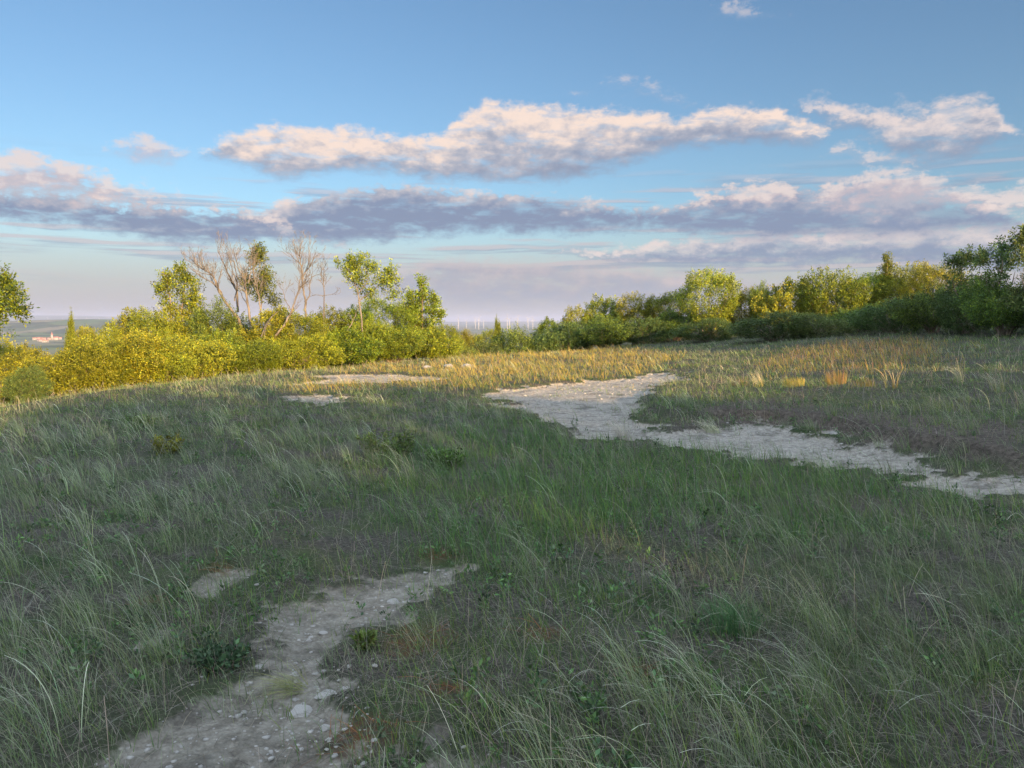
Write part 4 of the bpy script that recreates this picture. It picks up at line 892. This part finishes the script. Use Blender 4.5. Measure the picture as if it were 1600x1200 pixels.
tuft(1305, 614, 240, (0.25, 0.5), (0.0016, 0.0024), YEL + RED, YEL + RED, 'orange sunlit upright tuft on the bank beyond the path', 0.2, (0.1, 0.6), 0.08)
tuft(1350, 618, 120, (0.2, 0.4), (0.0016, 0.0024), YEL, YEL, 'small yellow tuft right of the orange one', 0.2, (0.2, 0.9), 0.1)
tuft(1384, 620, 6, (0.8, 1.15), (0.003, 0.0042), YEL, [(0.50, 0.40, 0.22)], 'tall golden plume grass with bent heads above the right bank', 0.03, (1.2, 2.0), 0.02, name='plume_grass', psj=0.8)
tuft(1398, 620, 12, (0.45, 0.6), (0.004, 0.0055), YEL, [(0.50, 0.42, 0.28)], 'short golden plumes spreading right beside the tall plume grass', 0.04, (0.4, 1.0), 0.1, name='plume_grass', psj=3.0)
tuft(1500, 615, 22, (0.6, 0.85), (0.003, 0.0045), GREY, PALE, 'pale plumes drooping left at the right end of the bank', 0.05, (1.3, 2.1), 0.02, name='plume_grass', psj=0.25)
tuft(1560, 625, 60, (0.4, 0.65), (0.002, 0.003), YEL + GREY, PALE, 'pale yellow tuft near the right picture edge', 0.12, (0.7, 1.6), 0.2)
tuft(1045, 598, 16, (0.5, 0.75), (0.0025, 0.004), GREY, PALE, 'three arching pale plumes at the far end of the path', 0.18, (0.9, 2.0), 0.1, name='plume_grass', psj=0.8)
for X, Y, lab in ((20, 905, 'grey-green plume tuft bending left at the left picture edge'), (130, 860, 'plume tuft with arching pale blades on the lower left slope'), (300, 800, 'dense pale plume tuft in the middle of the left slope'),
                  (90, 1080, 'plume tuft in the bottom left corner'), (1330, 1180, 'plume tuft with long blades at the bottom right'), (1480, 1120, 'long plume tuft near the bottom right corner'),
                  (1180, 1190, 'plume tuft at the bottom, left of the corner one'), (1290, 1010, 'plume tuft right of the fresh green tuft'), (1560, 960, 'plume tuft at the right picture edge')):
    tuft(X, Y, 46, (0.30, 0.58), (0.0013, 0.0022), GREEN + GREY, PALE + GREY, lab, 0.07, (0.9, 1.9), 0.25, name='plume_grass', psj=0.45)

# ------------------------------------------------------------------ wind turbines
MWHITE = plain('turbine_white', (0.36, 0.36, 0.36), 0.4)
def lathe(prof, sides=14):
    a = np.linspace(0, 2 * PI, sides, endpoint=False); V = np.array([[r * math.cos(t), r * math.sin(t), z] for r, z in prof for t in a]); Q = []
    for i in range(len(prof) - 1):
        for j in range(sides): k_ = (j + 1) % sides; Q.append((i * sides + j, i * sides + k_, (i + 1) * sides + k_, (i + 1) * sides + j))
    return V, Q
tv, tq = lathe([(0, 0), (3.4, 0), (3.0, 30), (2.4, 70), (1.9, 100), (0, 100.2)]); TOW = make_mesh('tower', tv, quads=tq, mat=MWHITE, smooth=True)
nv, nq = lathe([(0, -5), (1.7, -4.6), (2.1, -1), (2.1, 5), (1.4, 7.5), (0, 8)]); nv = nv[:, [0, 2, 1]]; NAC = make_mesh('nacelle', nv, quads=nq, mat=MWHITE, smooth=True)
bs = [(0, 0.9, 0.9), (3, 1.0, 0.9), (8, 2.3, 0.45), (20, 1.7, 0.3), (35, 1.1, 0.2), (44, 0.4, 0.1)]
bv = [];
for z_, cw, th in bs: bv += [(-cw * 0.35, -th, z_), (cw, -th * 0.3, z_), (cw, th * 0.3, z_), (-cw * 0.35, th, z_)]
bq = [(i * 4 + j, i * 4 + (j + 1) % 4, i * 4 + 4 + (j + 1) % 4, i * 4 + 4 + j) for i in range(5) for j in range(4)] + [(3, 2, 1, 0), (20, 21, 22, 23)]
BLD = make_mesh('blade', np.array(bv, float), quads=bq, mat=MWHITE)
def turbine(X, D, hubY, phase, label, group, sc=None):
    d = pxdir(X, 500); x = d[0] * D / d[1]; z = gz1(x, D); hub = at(X, hubY, D)[2]
    s = (hub - z) / 102.0 if sc is None else sc
    r = empty('wind_turbine', (x, D, z - 0.5), math.atan2(-x, D) * 0 + random.uniform(-0.35, 0.35), (s, s, s)); link('tower', TOW, r); link('nacelle', NAC, r, (0, 0, 101.5))
    for i in range(3):
        b = link('blade', BLD, r, (0, -6.0, 101.5)); b.rotation_euler = (0, math.radians(phase + 120 * i), 0)
    tag(r, label, 'wind turbine', group)
GT = 'wind turbines on the far plain'
for i, (X, Y, D, ph, lab) in enumerate([
    (716, 498, 7600, 10, 'white wind turbine farthest left of the mid group, right of the cone shaped tree'), (728.5, 501, 8600, 50, 'small white wind turbine, second of the mid group'),
    (743, 500, 8300, 85, 'faint white wind turbine just left of a taller one above the gap shrubs'), (748, 497, 7400, 30, 'tall white wind turbine above the sunlit gap shrubs'),
    (755.5, 501, 8800, 100, 'small white wind turbine left of the small pointed tree'), (792.5, 497, 7200, 0, 'reddish lit wind turbine, left one of the close pair right of the pointed tree'),
    (796, 499, 7900, 60, 'wind turbine, right one of the close pair'), (808.5, 497.5, 7400, 20, 'white wind turbine between the close pair and the hedge'),
    (825, 498, 7600, 75, 'white wind turbine just above the start of the hedge'), (832.5, 499, 8000, 110, 'rightmost white wind turbine of the mid group, above the hedge')]):
    turbine(X, D, Y, ph, lab, GT)
for i, (X, Y, D, ph, lab) in enumerate([(75, 496, 14500, 15, 'tiny wind turbine on the blue horizon above the far village'), (98, 496.5, 14500, 70, 'tiny wind turbine left of the thin pointed young shrub'),
    (119, 497, 14000, 40, 'tiny wind turbine right of the thin pointed young shrub'), (136, 497, 14000, 100, 'tiny wind turbine on the horizon over the left thicket'), (155, 497.5, 14500, 5, 'tiny wind turbine left of the rounded hump of the thicket')]):
    turbine(X, D, Y, ph, lab, 'tiny wind turbines on the left horizon')

# ------------------------------------------------------------------ village
MWALL = plain('white_render', (0.27, 0.255, 0.235)); MROOF = plain('red_roof', (0.30, 0.12, 0.08)); MDOOR = plain('dark_glass', (0.05, 0.05, 0.06), 0.3)
def box(a, b):
    x0, y0, z0 = a; x1, y1, z1 = b
    V = np.array([(x0, y0, z0), (x1, y0, z0), (x1, y1, z0), (x0, y1, z0), (x0, y0, z1), (x1, y0, z1), (x1, y1, z1), (x0, y1, z1)], float)
    return V, np.array([(0, 3, 2, 1), (4, 5, 6, 7), (0, 1, 5, 4), (1, 2, 6, 5), (2, 3, 7, 6), (3, 0, 4, 7)])
def house(x, y, w, dp, h, rz, label, wall=MWALL):
    r = empty('house', (x, y, gz1(x, y) - 1), rz)
    v, q_ = box((-w / 2, -dp / 2, 0), (w / 2, dp / 2, h)); link('wall', make_mesh('wall', v, quads=q_, mat=wall), r)
    rv = np.array([(-w / 2 - .5, -dp / 2 - .6, h - 0.1), (w / 2 + .5, -dp / 2 - .6, h - 0.1), (w / 2 + .5, dp / 2 + .6, h - 0.1), (-w / 2 - .5, dp / 2 + .6, h - 0.1), (-w / 2 - .5, 0, h + dp * 0.4), (w / 2 + .5, 0, h + dp * 0.4)], float)
    link('roof', make_mesh('roof', rv, quads=[(0, 1, 5, 4), (2, 3, 4, 5), (0, 3, 2, 1)], tris=[(0, 4, 3), (1, 2, 5)], mat=MROOF), r)
    for i in range(3):
        v, q_ = box((-w / 2 + w * (0.2 + 0.28 * i), -dp / 2 - 0.05, h * 0.35), (-w / 2 + w * (0.2 + 0.28 * i) + w * 0.1, -dp / 2 + 0.1, h * 0.7)); link('window', make_mesh('window', v, quads=q_, mat=MDOOR), r)
    tag(r, label, 'house', 'houses of the far village')
VD = 3500.0
HL = ['leftmost white house of the far village', 'long white house second from the left in the far village', 'white house with a red roof left of the yellow-green tree in the far village', 'low white house just below the far church',
      'white house right of the far church', 'white house on the rising ground right of the far church', 'red roofed house below the row of white ones in the far village', 'lowest red roofed house in the far village']
for i, (X, dD, w) in enumerate([(54, 0, 20), (60, 30, 34), (67, -20, 24), (77, 0, 18), (86, 20, 26), (92, 60, 22), (63, -180, 26), (70, -260, 24)]):
    d = pxdir(X, 520); D = VD + dD; house(d[0] * D / d[1], D, w, 11, 9, random.uniform(-0.3, 0.3) + 0.45, HL[i])
d = pxdir(81, 520); cx, cy = d[0] * VD / d[1], VD
r = empty('church', (cx, cy, gz1(cx, cy) - 1), 0.3)
v, q_ = box((-4, -4, 0), (4, 4, 26)); link('tower', make_mesh('tower', v, quads=q_, mat=MWALL), r)
v, q_ = lathe([(5.6, 26), (3.0, 31), (1.0, 38), (0, 42)], 4); link('spire', make_mesh('spire', v, quads=q_, mat=MROOF), r)
v, q_ = box((4, -5, 0), (26, 5, 12)); link('nave', make_mesh('nave', v, quads=q_, mat=MWALL), r)
rv = np.array([(4, -5.6, 12), (26.5, -5.6, 12), (26.5, 5.6, 12), (4, 5.6, 12), (4, 0, 18), (26.5, 0, 18)], float)
link('roof', make_mesh('roof', rv, quads=[(0, 1, 5, 4), (2, 3, 4, 5), (0, 3, 2, 1)], tris=[(0, 4, 3), (1, 2, 5)], mat=MROOF), r)
tag(r, 'far white church with its tower standing above the village', 'church')

# ------------------------------------------------------------------ haze
v, q_ = box((-45000, -3000, -150), (45000, 45000, 140))
hm, t = newmat('haze'); vp = nd(t, 'ShaderNodeVolumePrincipled'); vp.inputs['Color'].default_value = (0.42, 0.50, 0.72, 1); vp.inputs['Density'].default_value = 0.00007; vp.inputs['Anisotropy'].default_value = 0.0
o = nd(t, 'ShaderNodeOutputMaterial'); t.links.new(vp.outputs[0], o.inputs['Volume'])
HAZE = True
if HAZE: tag(link('haze', make_mesh('haze', v, quads=q_, mat=hm)), 'thin pale blue haze over the far plain', 'haze', kind='stuff')
